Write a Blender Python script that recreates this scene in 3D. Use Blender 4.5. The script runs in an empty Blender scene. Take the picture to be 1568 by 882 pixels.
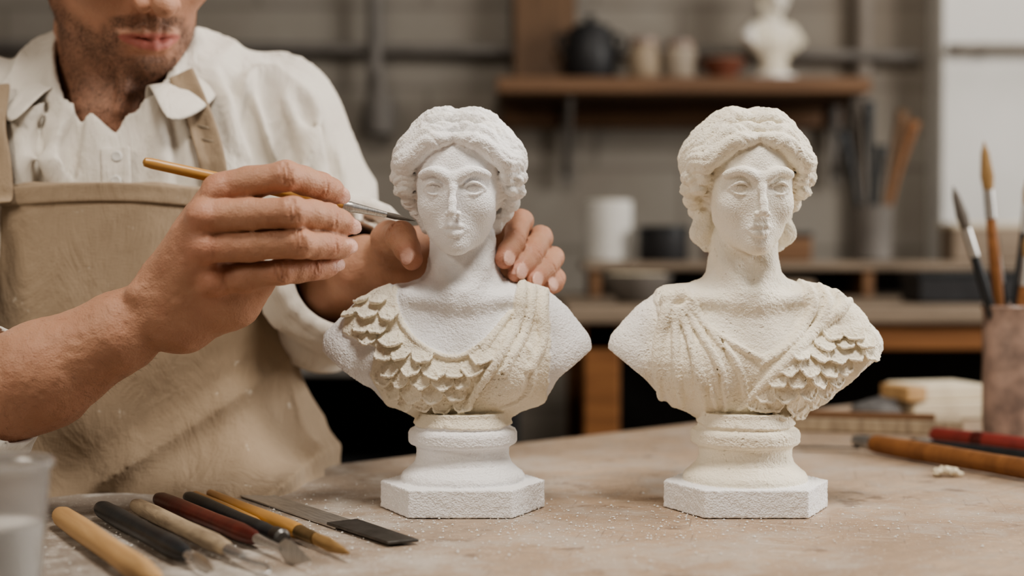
import bpy, numpy as np, math, random
from mathutils import Vector, Matrix, Euler
random.seed(7); rng=np.random.default_rng(7)
F=np.float32
scene=bpy.context.scene
COL=scene.collection
# ------------------------------------------------------------------ noise
def vnoise(P,seed=0):
    P=np.asarray(P,dtype=np.float64)
    i=np.floor(P).astype(np.int64); f=P-i; f=f*f*(3-2*f)
    def H(a,b,c):
        n=(a*73856093)^(b*19349663)^(c*83492791)^(seed*912391+77)
        n=n&0xffffffff; n=((n^(n>>13))*1274126177)&0xffffffff; n=n^(n>>16)
        n=((n^(n>>11))*668265263)&0xffffffff; n=n^(n>>15)
        return (n&0xffff)/32767.5-1.0
    r=0
    for dx in (0,1):
        wx=f[:,0] if dx else 1-f[:,0]
        for dy in (0,1):
            wy=f[:,1] if dy else 1-f[:,1]
            for dz in (0,1):
                wz=f[:,2] if dz else 1-f[:,2]
                r=r+H(i[:,0]+dx,i[:,1]+dy,i[:,2]+dz)*wx*wy*wz
    return r
# ------------------------------------------------------------------ distance-field sculpting
class Field:
    def __init__(s,lo,hi,h,big=None):
        s.lo=np.array(lo,float); s.h=h
        s.n=[int(math.ceil((hi[i]-lo[i])/h))+1 for i in range(3)]
        s.big=big if big else h*14
        s.d=np.full(s.n,s.big,F); s.m=np.zeros(s.n,F)
        s.ax=[(lo[i]+h*np.arange(s.n[i])).astype(F) for i in range(3)]
        s.R=np.eye(3); s.c=np.zeros(3)
    def frame(s,R=None,c=None):
        s.R=np.eye(3) if R is None else np.array(R); s.c=np.zeros(3) if c is None else np.array(c)
    def copy(s):
        o=Field.__new__(Field); o.__dict__.update(s.__dict__); o.d=s.d.copy(); o.m=s.m.copy(); return o
    def w(s,p): return s.R@np.array(p,float)+s.c
    def sub(s,lo,hi,pad):
        a=[];b=[]
        for i in range(3):
            a.append(max(0,int((lo[i]-pad-s.lo[i])/s.h))); b.append(min(s.n[i],int((hi[i]+pad-s.lo[i])/s.h)+2))
            if b[i]<=a[i]: return None
        sl=tuple(slice(a[i],b[i]) for i in range(3))
        return sl,s.ax[0][sl[0]][:,None,None],s.ax[1][sl[1]][None,:,None],s.ax[2][sl[2]][None,None,:]
    def put(s,sl,v,k,mat,mode):
        a=s.d[sl]; v=v.astype(F)
        if mode=='add':
            if mat is not None:
                wgt=np.clip(.5+(a-v)/(2*s.h*.9),0,1)
                s.m[sl]=s.m[sl]*(1-wgt)+mat*wgt
            r=np.minimum(a,v)
            if k>0:
                h=np.maximum(k-np.abs(a-v),0)/k; r=r-h*h*k*.25
        else:
            v=-v; r=np.maximum(a,v)
            if k>0:
                h=np.maximum(k-np.abs(a-v),0)/k; r=r+h*h*k*.25
        s.d[sl]=r
    def ell(s,c,r,k=0,mat=None,mode='add',rot=None):
        C=s.w(c); r=np.array(r,float); M=s.R if rot is None else s.R@np.array(rot)
        mr=max(r); q=s.sub(C-mr,C+mr,max(k,s.h*3))
        if q is None: return
        sl,X,Y,Z=q; X=X-F(C[0]);Y=Y-F(C[1]);Z=Z-F(C[2])
        M=M.astype(F)
        L=[M[0,j]*X+M[1,j]*Y+M[2,j]*Z for j in range(3)]
        k0=np.sqrt(sum((L[j]/F(r[j]))**2 for j in range(3)))+1e-9
        k1=np.sqrt(sum((L[j]/F(r[j]**2))**2 for j in range(3)))+1e-9
        s.put(sl,k0*(k0-1)/k1,k,mat,mode)
    def cone(s,a,b,r1,r2,k=0,mat=None,mode='add'):
        A=s.w(a);B=s.w(b); mr=max(r1,r2)
        q=s.sub(np.minimum(A,B)-mr,np.maximum(A,B)+mr,max(k,s.h*3))
        if q is None: return
        sl,X,Y,Z=q; D=B-A; L=max(D@D,1e-12)
        X=X-F(A[0]);Y=Y-F(A[1]);Z=Z-F(A[2])
        t=np.clip((X*F(D[0])+Y*F(D[1])+Z*F(D[2]))/F(L),0,1)
        v=np.sqrt((X-t*F(D[0]))**2+(Y-t*F(D[1]))**2+(Z-t*F(D[2]))**2)-(r1+(r2-r1)*t)
        s.put(sl,v,k,mat,mode)
    def chain(s,pts,rad,k=0,mat=None,mode='add',smooth=0):
        pts=[np.array(p,float) for p in pts]
        if not hasattr(rad,'__len__'): rad=[rad]*len(pts)
        if smooth: pts,rad=catmull(pts,rad,smooth)
        for i in range(len(pts)-1): s.cone(pts[i],pts[i+1],rad[i],rad[i+1],k,mat,mode)
    def disp(s,fn,band):
        I=np.argwhere(np.abs(s.d)<band); P=s.lo+I*s.h
        s.d[I[:,0],I[:,1],I[:,2]]+=fn(P,s.m[I[:,0],I[:,1],I[:,2]]).astype(F)
    def front(s):
        ins=s.d<0; f=np.argmax(ins,axis=1); ok=ins.any(axis=1)
        f0=np.clip(f-1,0,None); I,K=np.indices(f.shape)
        va=s.d[I,f0,K]; vb=s.d[I,f,K]; t=np.where(ok&(va>0),va/(va-vb+1e-9),0)
        y=s.lo[1]+(f0+t)*s.h
        y=np.where(ok,y,np.nan)
        def q(x,z):
            i=int(round((x-s.lo[0])/s.h)); k=int(round((z-s.lo[2])/s.h))
            i=min(max(i,0),s.n[0]-1); k=min(max(k,0),s.n[2]-1)
            return float(y[i,k])
        return q
    def mesh(s,name,mat,scale=1.0,attrs=None,parent=None,vdisp=None,smooth_it=0):
        d=s.d; d[0]=d[-1]=s.big; d[:,0]=d[:,-1]=s.big; d[:,:,0]=d[:,:,-1]=s.big
        ins=d<0
        c=np.zeros([n-1 for n in d.shape],np.int8)
        offs=[(i,j,k) for i in (0,1) for j in (0,1) for k in (0,1)]
        nx,ny,nz=d.shape
        for (i,j,k) in offs: c+=ins[i:nx-1+i,j:ny-1+j,k:nz-1+k]
        act=(c>0)&(c<8); I=np.argwhere(act)
        V=np.stack([d[I[:,0]+o[0],I[:,1]+o[1],I[:,2]+o[2]] for o in offs],1)
        acc=np.zeros((len(I),3)); cnt=np.zeros(len(I))
        for a in range(8):
            for b in range(a+1,8):
                oa=np.array(offs[a]);ob=np.array(offs[b])
                if np.abs(oa-ob).sum()!=1: continue
                va=V[:,a];vb=V[:,b]; cr=(va<0)!=(vb<0)
                t=np.where(cr,va/np.where(cr,va-vb,1),0)
                acc+=(oa+t[:,None]*(ob-oa))*cr[:,None]; cnt+=cr
        pos=s.lo+(I+acc/cnt[:,None])*s.h
        idx=np.full(act.shape,-1,np.int64); idx[act]=np.arange(len(I))
        Q=[]
        def mk(ax):
            sh=[slice(None)]*3; sh2=[slice(None)]*3; sh[ax]=slice(0,-1); sh2[ax]=slice(1,None)
            ch=ins[tuple(sh)]!=ins[tuple(sh2)]
            cut=[slice(1,-1)]*3; cut[ax]=slice(None)
            E=np.argwhere(ch[tuple(cut)])
            add=np.array([1,1,1]); add[ax]=0; E=E+add
            u=(ax+1)%3; v=(ax+2)%3
            eu=np.zeros(3,int);ev=np.zeros(3,int);eu[u]=1;ev[v]=1
            g=lambda T: idx[T[:,0],T[:,1],T[:,2]]
            q=np.stack([g(E-eu-ev),g(E-ev),g(E),g(E-eu)],1)
            fl=~ins[E[:,0],E[:,1],E[:,2]]
            q[fl]=q[fl][:,::-1]; Q.append(q)
        for ax in range(3): mk(ax)
        Q=np.concatenate(Q); Q=Q[(Q>=0).all(1)]
        mI=np.clip(np.round((pos-s.lo)/s.h).astype(int),0,np.array(d.shape)-1)
        mval=s.m[mI[:,0],mI[:,1],mI[:,2]]
        if smooth_it:
            E=np.concatenate([Q[:,[0,1]],Q[:,[1,2]],Q[:,[2,3]],Q[:,[3,0]]])
            for _ in range(smooth_it):
                S=np.zeros_like(pos)
                for cdim in range(3):
                    S[:,cdim]=np.bincount(E[:,0],pos[E[:,1],cdim],len(pos))+np.bincount(E[:,1],pos[E[:,0],cdim],len(pos))
                n=np.bincount(E[:,0],minlength=len(pos))+np.bincount(E[:,1],minlength=len(pos))
                pos=pos*.5+.5*S/np.maximum(n,1)[:,None]
        if vdisp is not None: pos=pos+vdisp(pos,mval)
        me=bpy.data.meshes.new(name)
        me.vertices.add(len(pos)); me.vertices.foreach_set('co',(pos*scale).astype(F).ravel())
        me.loops.add(Q.size); me.loops.foreach_set('vertex_index',Q.astype(np.int32).ravel())
        me.polygons.add(len(Q)); me.polygons.foreach_set('loop_start',np.arange(0,Q.size,4,dtype=np.int32))
        try: me.polygons.foreach_set('loop_total',np.full(len(Q),4,np.int32))
        except Exception: pass
        me.polygons.foreach_set('use_smooth',np.ones(len(Q),bool))
        me.update(calc_edges=True); me.validate()
        at=me.attributes.new('mask','FLOAT','POINT'); at.data.foreach_set('value',mval.astype(F))
        if attrs:
            for k,fn in attrs.items():
                at=me.attributes.new(k,'FLOAT','POINT'); at.data.foreach_set('value',fn(pos,mval).astype(F))
        me.materials.append(mat)
        ob=bpy.data.objects.new(name,me); COL.objects.link(ob)
        if parent: ob.parent=parent
        s.pos=pos
        return ob
def catmull(P,r,n):
    P=[np.array(p,float) for p in P]; out=[];ro=[]
    for i in range(len(P)-1):
        p0=P[max(i-1,0)];p1=P[i];p2=P[i+1];p3=P[min(i+2,len(P)-1)]
        for j in range(n):
            t=j/n
            out.append(.5*((2*p1)+(-p0+p2)*t+(2*p0-5*p1+4*p2-p3)*t*t+(-p0+3*p1-3*p2+p3)*t**3)); ro.append(r[i]+(r[i+1]-r[i])*t)
    out.append(P[-1]);ro.append(r[-1]); return out,ro
def poly_sd(X,Z,poly):
    d=np.full(np.broadcast(X,Z).shape,1e9); s=np.zeros(d.shape,bool); n=len(poly)
    for i in range(n):
        ax_,az=poly[i]; bx,bz=poly[(i+1)%n]
        ex,ez=bx-ax_,bz-az; t=np.clip(((X-ax_)*ex+(Z-az)*ez)/(ex*ex+ez*ez+1e-12),0,1)
        d=np.minimum(d,np.hypot(X-ax_-t*ex,Z-az-t*ez))
        cond=((az>Z)!=(bz>Z))&(X<(bx-ax_)*(Z-az)/((bz-az) if bz!=az else 1e-9)+ax_)
        s^=cond
    return np.where(s,-d,d)
# ------------------------------------------------------------------ materials
def newmat(name):
    m=bpy.data.materials.new(name); m.use_nodes=True; nt=m.node_tree; b=nt.nodes['Principled BSDF']
    return m,nt,b
def N(nt,t): return nt.nodes.new(t)
def ramp(nt,src,stops):
    r=nt.nodes.new('ShaderNodeValToRGB'); e=r.color_ramp.elements
    while len(e)<len(stops): e.new(.5)
    for i,(p,c) in enumerate(stops):
        e[i].position=p; e[i].color=(*c,1) if len(c)==3 else c
    nt.links.new(src,r.inputs[0]); return r
def noise(nt,scale,detail=4,rough=.55,vec=None,dist=0):
    n=N(nt,'ShaderNodeTexNoise'); n.inputs['Scale'].default_value=scale; n.inputs['Detail'].default_value=detail
    n.inputs['Roughness'].default_value=rough; n.inputs['Distortion'].default_value=dist
    if vec: nt.links.new(vec,n.inputs['Vector'])
    return n
def objco(nt,scale=(1,1,1),rz=0):
    t=N(nt,'ShaderNodeTexCoord'); mp=N(nt,'ShaderNodeMapping'); mp.inputs['Scale'].default_value=scale
    if rz:
        m0=N(nt,'ShaderNodeMapping'); m0.inputs['Rotation'].default_value=(0,0,rz); nt.links.new(t.outputs['Object'],m0.inputs['Vector']); nt.links.new(m0.outputs['Vector'],mp.inputs['Vector'])
    else: nt.links.new(t.outputs['Object'],mp.inputs['Vector'])
    return mp.outputs['Vector']
def mixc(nt,f,a,b):
    m=nt.nodes.new('ShaderNodeMix'); m.data_type='RGBA'
    if hasattr(f,'links'): nt.links.new(f,m.inputs['Factor'])
    else: m.inputs['Factor'].default_value=f
    for s,i in ((a,6),(b,7)):
        if hasattr(s,'links'): nt.links.new(s,m.inputs[i])
        else: m.inputs[i].default_value=(*s,1)
    return m.outputs[2]
def attr(nt,n):
    a=nt.nodes.new('ShaderNodeAttribute'); a.attribute_name=n; return a.outputs['Fac']
def math_(nt,op,a,b=None,clamp=False):
    m=nt.nodes.new('ShaderNodeMath'); m.operation=op; m.use_clamp=clamp
    for i,s in enumerate((a,b)):
        if s is None: continue
        if hasattr(s,'links'): nt.links.new(s,m.inputs[i])
        else: m.inputs[i].default_value=s
    return m.outputs[0]
def bump(nt,b,h,strength,dist,prev=None):
    n=nt.nodes.new('ShaderNodeBump'); n.inputs['Strength'].default_value=strength; n.inputs['Distance'].default_value=dist
    nt.links.new(h,n.inputs['Height'])
    if prev: nt.links.new(prev,n.inputs['Normal'])
    nt.links.new(n.outputs[0],b.inputs['Normal']); return n.outputs[0]
def simple(name,c1,c2=None,scale=30,rough=.6,metal=0,bstr=.2,bd=.001,stretch=(1,1,1),spec=.5,bscale=None,thr=(.3,.7)):
    m,nt,b=newmat(name); v=objco(nt,stretch)
    c2=c2 or tuple(x*.75 for x in c1)
    n=noise(nt,scale,5,.6,v); r=ramp(nt,n.outputs['Fac'],[(thr[0],c2),(thr[1],c1)])
    nt.links.new(r.outputs[0],b.inputs['Base Color']); b.inputs['Roughness'].default_value=rough; b.inputs['Metallic'].default_value=metal
    b.inputs['Specular IOR Level'].default_value=spec
    n2=noise(nt,bscale or scale*4,4,.6,v); bump(nt,b,n2.outputs['Fac'],bstr,bd); return m
def foam_mat():
    m,nt,b=newmat('carved_foam_and_plaster'); v=objco(nt)
    mk=attr(nt,'mask'); n=noise(nt,60,4,.6,v)
    nl=noise(nt,22,3,.5,v)
    cream=mixc(nt,nl.outputs['Fac'],(.86,.79,.645),(.91,.865,.75)); white=mixc(nt,n.outputs['Fac'],(.88,.88,.885),(.93,.93,.94))
    col=mixc(nt,mk,white,cream); nt.links.new(col,b.inputs['Base Color'])
    b.inputs['Roughness'].default_value=.85; b.inputs['Specular IOR Level'].default_value=.2
    vo=N(nt,'ShaderNodeTexVoronoi'); vo.inputs['Scale'].default_value=680; nt.links.new(v,vo.inputs['Vector'])
    p1=bump(nt,b,vo.outputs['Distance'],.55,.0009)
    n3=noise(nt,560,4,.65,v); p2=bump(nt,b,n3.outputs['Fac'],.4,.0010,p1)
    vp=N(nt,'ShaderNodeTexVoronoi'); vp.inputs['Scale'].default_value=230; nt.links.new(v,vp.inputs['Vector'])
    pit=math_(nt,'MINIMUM',math_(nt,'MULTIPLY',vp.outputs['Distance'],3.2),1.0)
    sel=math_(nt,'GREATER_THAN',noise(nt,70,2,.5,v).outputs['Fac'],.54)
    one=math_(nt,'SUBTRACT',1.0,math_(nt,'MULTIPLY',math_(nt,'MULTIPLY',math_(nt,'SUBTRACT',1.0,pit),sel),attr(nt,'pits')))
    bump(nt,b,one,.8,.0014,p2)
    return m
def skin_mat():
    m,nt,b=newmat('skin'); v=objco(nt)
    n=noise(nt,30,5,.6,v); base=mixc(nt,n.outputs['Fac'],(.39,.20,.13),(.55,.325,.22))
    base=mixc(nt,math_(nt,'MULTIPLY',attr(nt,'red'),.75),base,(.56,.23,.165))
    base=mixc(nt,math_(nt,'MULTIPLY',attr(nt,'nail'),.8),base,(.78,.50,.42))
    base=mixc(nt,math_(nt,'MULTIPLY',attr(nt,'lip'),.85),base,(.45,.15,.13))
    sn=noise(nt,700,2,.5,v); st=ramp(nt,sn.outputs['Fac'],[(.45,(1,1,1)),(.62,(.45,.45,.45))])
    bf=math_(nt,'MULTIPLY',attr(nt,'beard'),st.outputs[0])
    base=mixc(nt,bf,base,(.055,.035,.025))
    nt.links.new(base,b.inputs['Base Color'])
    b.inputs['Subsurface Weight'].default_value=.12
    b.inputs['Subsurface Radius'].default_value=(1,.35,.2); b.inputs['Subsurface Scale'].default_value=.006
    rr=math_(nt,'SUBTRACT',.5,math_(nt,'MULTIPLY',attr(nt,'nail'),.22)); nt.links.new(rr,b.inputs['Roughness'])
    vo=N(nt,'ShaderNodeTexVoronoi'); vo.inputs['Scale'].default_value=620; nt.links.new(v,vo.inputs['Vector'])
    p=bump(nt,b,vo.outputs['Distance'],.4,.0006); n2=noise(nt,110,6,.68,v); bump(nt,b,n2.outputs['Fac'],.6,.0022,p)
    return m
def cloth_mat(name,c1,c2,thread=1400,rough=.9,fold=.5,stain=0):
    m,nt,b=newmat(name); v=objco(nt)
    n=noise(nt,9,5,.6,v); n2=noise(nt,160,4,.7,v)
    c=mixc(nt,n.outputs['Fac'],c2,c1); c=mixc(nt,math_(nt,'MULTIPLY',n2.outputs['Fac'],.35),c,tuple(x*.8 for x in c2))
    if stain:
        s=noise(nt,16,6,.7,v); sm=ramp(nt,s.outputs['Fac'],[(.60,(0,0,0)),(.72,(1,1,1))]).outputs[0]
        c=mixc(nt,math_(nt,'MULTIPLY',sm,stain),c,(.20,.15,.11))
        s2=noise(nt,42,4,.7,v); sm2=ramp(nt,s2.outputs['Fac'],[(.66,(0,0,0)),(.72,(1,1,1))]).outputs[0]
        c=mixc(nt,math_(nt,'MULTIPLY',sm2,stain),c,(.70,.64,.55))
    nt.links.new(c,b.inputs['Base Color'])
    b.inputs['Roughness'].default_value=rough; b.inputs['Specular IOR Level'].default_value=.15; b.inputs['Sheen Weight'].default_value=.1
    va=objco(nt,(1,1,.12)); vb=objco(nt,(.12,1,1))
    h=math_(nt,'ADD',noise(nt,thread,2,.5,va).outputs['Fac'],noise(nt,thread,2,.5,vb).outputs['Fac'])
    p=bump(nt,b,h,.4,.0007); vf=objco(nt,(1,1,.45)); nf=noise(nt,26,4,.55,vf,.8); bump(nt,b,nf.outputs['Fac'],fold,.010,p)
    return m
def wood_mat(name,c1,c2,scale=6,axis=(1,14,14),rough=.55,b_=.2):
    m,nt,b=newmat(name); v=objco(nt,axis); n=noise(nt,scale,6,.6,v,.6); r=ramp(nt,n.outputs['Fac'],[(.3,c2),(.68,c1)])
    nt.links.new(r.outputs[0],b.inputs['Base Color']); b.inputs['Roughness'].default_value=rough
    n2=noise(nt,scale*8,4,.6,v); bump(nt,b,n2.outputs['Fac'],b_,.0008); return m
M_foam=foam_mat(); M_skin=skin_mat()
M_shirt=cloth_mat('cream_linen',(.80,.76,.70),(.67,.63,.565),fold=.7)
M_apron=cloth_mat('beige_canvas',(.40,.315,.23),(.28,.215,.15),900,.9,.55,.45)
M_trouser=cloth_mat('dark_trousers',(.09,.08,.075),(.05,.045,.045))
M_hair=simple('dark_hair',(.05,.03,.02),(.02,.012,.01),300,.5,bstr=.8,bd=.003,stretch=(1,1,.1))
M_steel=simple('brushed_steel',(.66,.65,.63),(.40,.39,.38),60,.38,.9,.15,.0004,(1,12,12))
M_darksteel=simple('worn_dark_steel',(.17,.165,.16),(.07,.068,.065),60,.42,.9,.25,.0005)
M_black=simple('black_lacquer',(.025,.03,.035),(.012,.014,.016),50,.38,bstr=.15)
M_redw=simple('dark_red_lacquer',(.13,.025,.018),(.06,.012,.01),40,.35,bstr=.15)
M_red=simple('red_wax',(.30,.05,.04),(.17,.03,.025),40,.5)
M_lightwood=wood_mat('light_wood',(.56,.37,.19),(.40,.24,.11),8,(10,10,1))
M_ywood=wood_mat('yellow_lacquered_wood',(.55,.31,.11),(.38,.20,.06),8,(10,10,1),.35)
M_creamw=wood_mat('worn_cream_handle',(.46,.37,.26),(.22,.17,.12),14,(8,8,2),.6)
M_brownwood=wood_mat('brown_wood',(.22,.12,.06),(.12,.06,.03),5,(1,12,12))
M_benchtop=wood_mat('worn_bench_top',(.30,.235,.175),(.17,.13,.095),5,(1,12,12))
M_orangewood=wood_mat('orange_brown_wood',(.30,.135,.05),(.17,.07,.025),5,(1,12,12))
M_panel=wood_mat('leaning_panel_wood',(.18,.10,.05),(.11,.06,.028),5,(12,12,1))
M_bristle=simple('bristle',(.42,.27,.12),(.22,.13,.05),500,.8,bstr=.8,stretch=(1,1,.05))
M_wetbr=simple('wet_bristle',(.16,.14,.12),(.07,.06,.05),500,.6,bstr=.8,stretch=(1,1,.05))
M_claycup=simple('stained_frosted_glass',(.40,.29,.24),(.20,.15,.13),28,.35,bstr=.3,bd=.001,thr=(.4,.6))
M_plasterw=simple('plaster_block',(.74,.67,.53),(.62,.54,.41),25,.8)
M_whitecard=simple('white_paper',(.70,.69,.66),(.58,.57,.54),20,.8)
M_greystone=simple('grey_stone',(.16,.155,.15),(.08,.075,.075),60,.8,bstr=.6,bd=.003)
M_darkbox=simple('dark_painted_metal',(.030,.031,.034),(.016,.016,.018),20,.5)
M_pipe=simple('old_grey_pipe',(.20,.185,.17),(.13,.12,.11),20,.6)
M_brass=simple('brass',(.30,.22,.12),(.18,.12,.06),50,.45,.8)
M_buckle=simple('dull_buckle_metal',(.30,.25,.19),(.20,.16,.12),80,.45,.7)
# ------------------------------------------------------------------ generic builders
def empty(name,loc=(0,0,0)):
    e=bpy.data.objects.new(name,None); e.location=loc; COL.objects.link(e); e.empty_display_size=.02; return e
def mk(name,V,Fc,mat,parent=None,smooth=True,bev=0,sub=0,solid=0):
    me=bpy.data.meshes.new(name); me.from_pydata([tuple(map(float,v)) for v in V],[],Fc); me.materials.append(mat)
    for p in me.polygons: p.use_smooth=smooth
    o=bpy.data.objects.new(name,me); COL.objects.link(o)
    if parent: o.parent=parent
    if solid: s=o.modifiers.new('s','SOLIDIFY'); s.thickness=solid; s.offset=0
    if sub: s=o.modifiers.new('u','SUBSURF'); s.levels=sub; s.render_levels=sub
    if bev: s=o.modifiers.new('b','BEVEL'); s.width=bev; s.segments=3; s.limit_method='ANGLE'
    return o
def box(name,c,s,mat,parent=None,bev=.003,rot=(0,0,0),taper=1.0):
    x,y,z=[q/2 for q in s]; V=[(sx*x*(taper if sz>0 else 1),sy*y*(taper if sz>0 else 1),sz*z) for sz in(-1,1) for sy in(-1,1) for sx in(-1,1)]
    Fc=[(0,2,3,1),(4,5,7,6),(0,1,5,4),(2,6,7,3),(0,4,6,2),(1,3,7,5)]
    o=mk(name,V,Fc,mat,parent,False,bev); o.location=c; o.rotation_euler=rot; return o
def lathe(name,prof,mat,parent=None,loc=(0,0,0),seg=40,p0=None,p1=None,flat=1.0,roll=0):
    V=[];Fc=[]
    for (z,r) in prof:
        for i in range(seg):
            a=2*math.pi*i/seg; V.append((r*math.cos(a),r*flat*math.sin(a),z))
    n=len(prof)
    for j in range(n-1):
        for i in range(seg):
            Fc.append((j*seg+i,j*seg+(i+1)%seg,(j+1)*seg+(i+1)%seg,(j+1)*seg+i))
    Fc.append(tuple(range(seg))[::-1]); Fc.append(tuple((n-1)*seg+i for i in range(seg)))
    o=mk(name,V,Fc,mat,parent); 
    s=o.modifiers.new('e','EDGE_SPLIT'); s.split_angle=math.radians(40)
    if p0 is not None:
        p0=Vector(p0);p1=Vector(p1); d=(p1-p0); q=d.to_track_quat('Z','X')
        o.matrix_local=Matrix.Translation(p0)@q.to_matrix().to_4x4()@Matrix.Rotation(roll,4,'Z')
    else: o.location=loc
    return o
def tube(name,pts,r,mat,parent=None,sm=6,seg=12):
    P,R=catmull(pts,r if hasattr(r,'__len__') else [r]*len(pts),sm)
    V=[];Fc=[];prev=None
    for i,p in enumerate(P):
        t=Vector(P[min(i+1,len(P)-1)]-P[max(i-1,0)]).normalized()
        u=(prev-t*prev.dot(t)).normalized() if prev else t.orthogonal().normalized()
        prev=u; w=t.cross(u)
        for k in range(seg):
            a=2*math.pi*k/seg; V.append(Vector(p)+(u*math.cos(a)+w*math.sin(a))*R[i])
    for i in range(len(P)-1):
        for k in range(seg): Fc.append((i*seg+k,i*seg+(k+1)%seg,(i+1)*seg+(k+1)%seg,(i+1)*seg+k))
    Fc.append(tuple(range(seg))[::-1]); Fc.append(tuple((len(P)-1)*seg+i for i in range(seg)))
    return mk(name,V,Fc,mat,parent)
# ================================================================== BUSTS
U=.528e-3
def build_bust(name,kind,loc,rotz=0):
    HB=1.5
    f=Field((-216,-118,-4),(216,152,634),HB)
    C=0.0 if kind=='L' else .8
    HC=.12 if kind=='L' else .9
    f.m[:]=C
    f.ell((0,18,232),(134,70,110),0,C)
    ext={('L',-1):7.0,('L',1):-13.0,('R',-1):-2.0,('R',1):2.0}
    for s in(-1,1):
        f.ell((s*56,-30,218),(48,33,46),26,C)
        f.ell((s*112,18,222),(34,46,62),24,C)
        e=ext[(kind,s)]
        g=Field((-240,-60,150),(240,100,360),HB)
        g.cone((s*92,22,290),(s*(140+e*.6),20,275),46,42,0,C)
        g.cone((s*(140+e*.6),20,275),(s*(172+e),18,244),42,40,0,C)
        g.cone((s*100,20,236),(s*(160+e),18,228),56,44,10,C)
        X=g.ax[0][:,None,None];Z=g.ax[2][None,None,:]
        pl=((s*X-(212+e))*48-(Z-242)*58)/75.3
        g.d=np.maximum(g.d,pl.astype(F)+0*g.ax[1][None,:,None])
        q=f.sub(np.array(g.lo)+2,np.array([238,98,358])-2,0); sl=q[0]
        ix=np.clip(np.round((q[1].ravel()-g.lo[0])/g.h).astype(int),0,g.n[0]-1)
        iy=np.clip(np.round((q[2].ravel()-g.lo[1])/g.h).astype(int),0,g.n[1]-1)
        iz=np.clip(np.round((q[3].ravel()-g.lo[2])/g.h).astype(int),0,g.n[2]-1)
        f.put(sl,g.d[np.ix_(ix,iy,iz)],12,None,'add')
        f.cone((0,26,334),(s*108,24,297),36,38,20,None)
        f.cone((s*14,-40,314),(s*82,-16,322),6,7,22,None)
    f.chain([(0,40,450),(0,36,400),(0,30,360),(0,22,318)],[46,46,50,62],20)
    for s in(-1,1): f.chain([(s*38,14,410),(s*28,-12,370),(s*13,-34,330)],[7,7,7],20)
    # --- head (own grid, joined to the neck with a tight seam)
    k0=int(round((370+4)/HB)); zlo=-4+k0*HB
    g=Field((-216,-118,zlo),(216,152,634),HB)
    yaw=math.radians(-4 if kind=='L' else 5)
    Rn=np.array(Matrix.Rotation(yaw,3,'Z')@Matrix.Rotation(math.radians(2),3,'X'))
    piv=np.array([-4 if kind=='L' else 1,20,430.]); fc=piv-Rn@np.array([0,20,430.]); g.frame(Rn,fc)
    g.ell((0,20,520),(72,86,82),0)
    g.ell((0,-12,488),(60,64,91),12)
    g.ell((0,-22,430),(40,38,34),20)
    for s in(-1,1): g.cone((s*40,4,444),(s*9,-50,405),13,12,16)
    g.ell((0,-58,405),(13,12,12),14)
    g.ell((0,-54,430),(22,15,20),16)
    for s in(-1,1):
        g.ell((s*36,-42,463),(19,21,23),18)
        g.ell((s*28,-83,493),(19,17,9.5),9,None,'sub')
        g.ell((s*29,-54,489),(17.5,16,11),1.5)
        g.chain([(s*12,-66,486.5),(s*20,-71,494),(s*29,-72.5,497.2),(s*38,-68.5,494.8),(s*47,-57,487)],[1.5,2.2,2.5,2.2,1.4],1.6,smooth=3)
        g.chain([(s*13,-65,486),(s*21,-69.5,481),(s*30,-70.5,479.3),(s*39,-65.5,482),(s*47,-57,487)],[1.0,1.2,1.4,1.2,1.0],2.0,smooth=3)
        g.chain([(s*7,-74,501),(s*17,-75,510),(s*34,-71,514.5),(s*52,-54,508)],[2.8,3.0,2.8,2.4],10,smooth=3)
        g.ell((s*7.6,-80,451),(5,6.6,5),4)
    g.chain([(0,-72.5,508),(0,-79,489),(0,-87,468),(0,-91.5,456)],[4.4,4.4,5.2,6.2],6)
    g.ell((0,-90.5,453),(6,6.6,5.6),3)
    for s in(-1,1): g.ell((s*4.4,-87,446),(2.2,3.6,2.0),1.2,None,'sub')
    g.chain([(-19,-65,429.2),(-9,-72,432.8),(0,-73,431.6),(9,-72,432.8),(19,-65,429.2)],[1.6,3.2,3.4,3.2,1.6],3.5)
    g.chain([(-16,-66,426),(-7,-71.5,422),(0,-73.5,421),(7,-71.5,422),(16,-66,426)],[2,4.2,4.8,4.2,2],3.5)
    g.chain([(-21,-68,429.4),(-8,-76.5,427.4),(0,-78,426.9),(8,-76.5,427.4),(21,-68,429.4)],[1.0,1.4,1.5,1.4,1.0],1.0,None,'sub')
    # --- hair (own grid)
    hh=Field((-216,-118,zlo),(216,152,634),HB); hh.frame(Rn,fc)
    EC=np.array([0,18,522.]); ER=np.array([81,94,87.])
    for s in(-1,1):
        nl=7
        for q in range(nl):
            a=q/(nl-1); phi=math.radians(31+90*a)
            st=np.array([s*.06,-math.cos(phi),math.sin(phi)])
            en=np.array([s*.93,-.42+1.0*a,-.24-.16*math.sin(a*3)]); en/=np.linalg.norm(en)
            pts=[];rad=[]; nn=24
            for i in range(nn):
                t=i/(nn-1); v=st*(1-t)+en*t; v[0]+=s*.30*math.sin(math.pi*t); v/=np.linalg.norm(v)
                bul=8*math.exp(-((t-.72)/.26)**2)+2.0*math.sin(t*13)*min(1,t*4)-(5*math.exp(-(t/.12)**2))
                pts.append(EC+v*ER+v*bul); rad.append(6.5+6.0*math.sin(math.pi*min(1,t*1.02)))
            hh.chain(pts,rad,6,HC)
        for j,(cx,cy,cz,rr) in enumerate([(89,-2,506,16),(87,18,488,16),(79,-8,486,12),(79,36,470,15),(69,48,452,14)]):
            hh.ell((s*cx,cy,cz),(rr,rr*1.3,rr*.8),3,HC,rot=np.array(Matrix.Rotation(s*.5+j*.3,3,'Y')))
    hh.ell((0,30,522),(84,84,86),6,HC)
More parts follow.
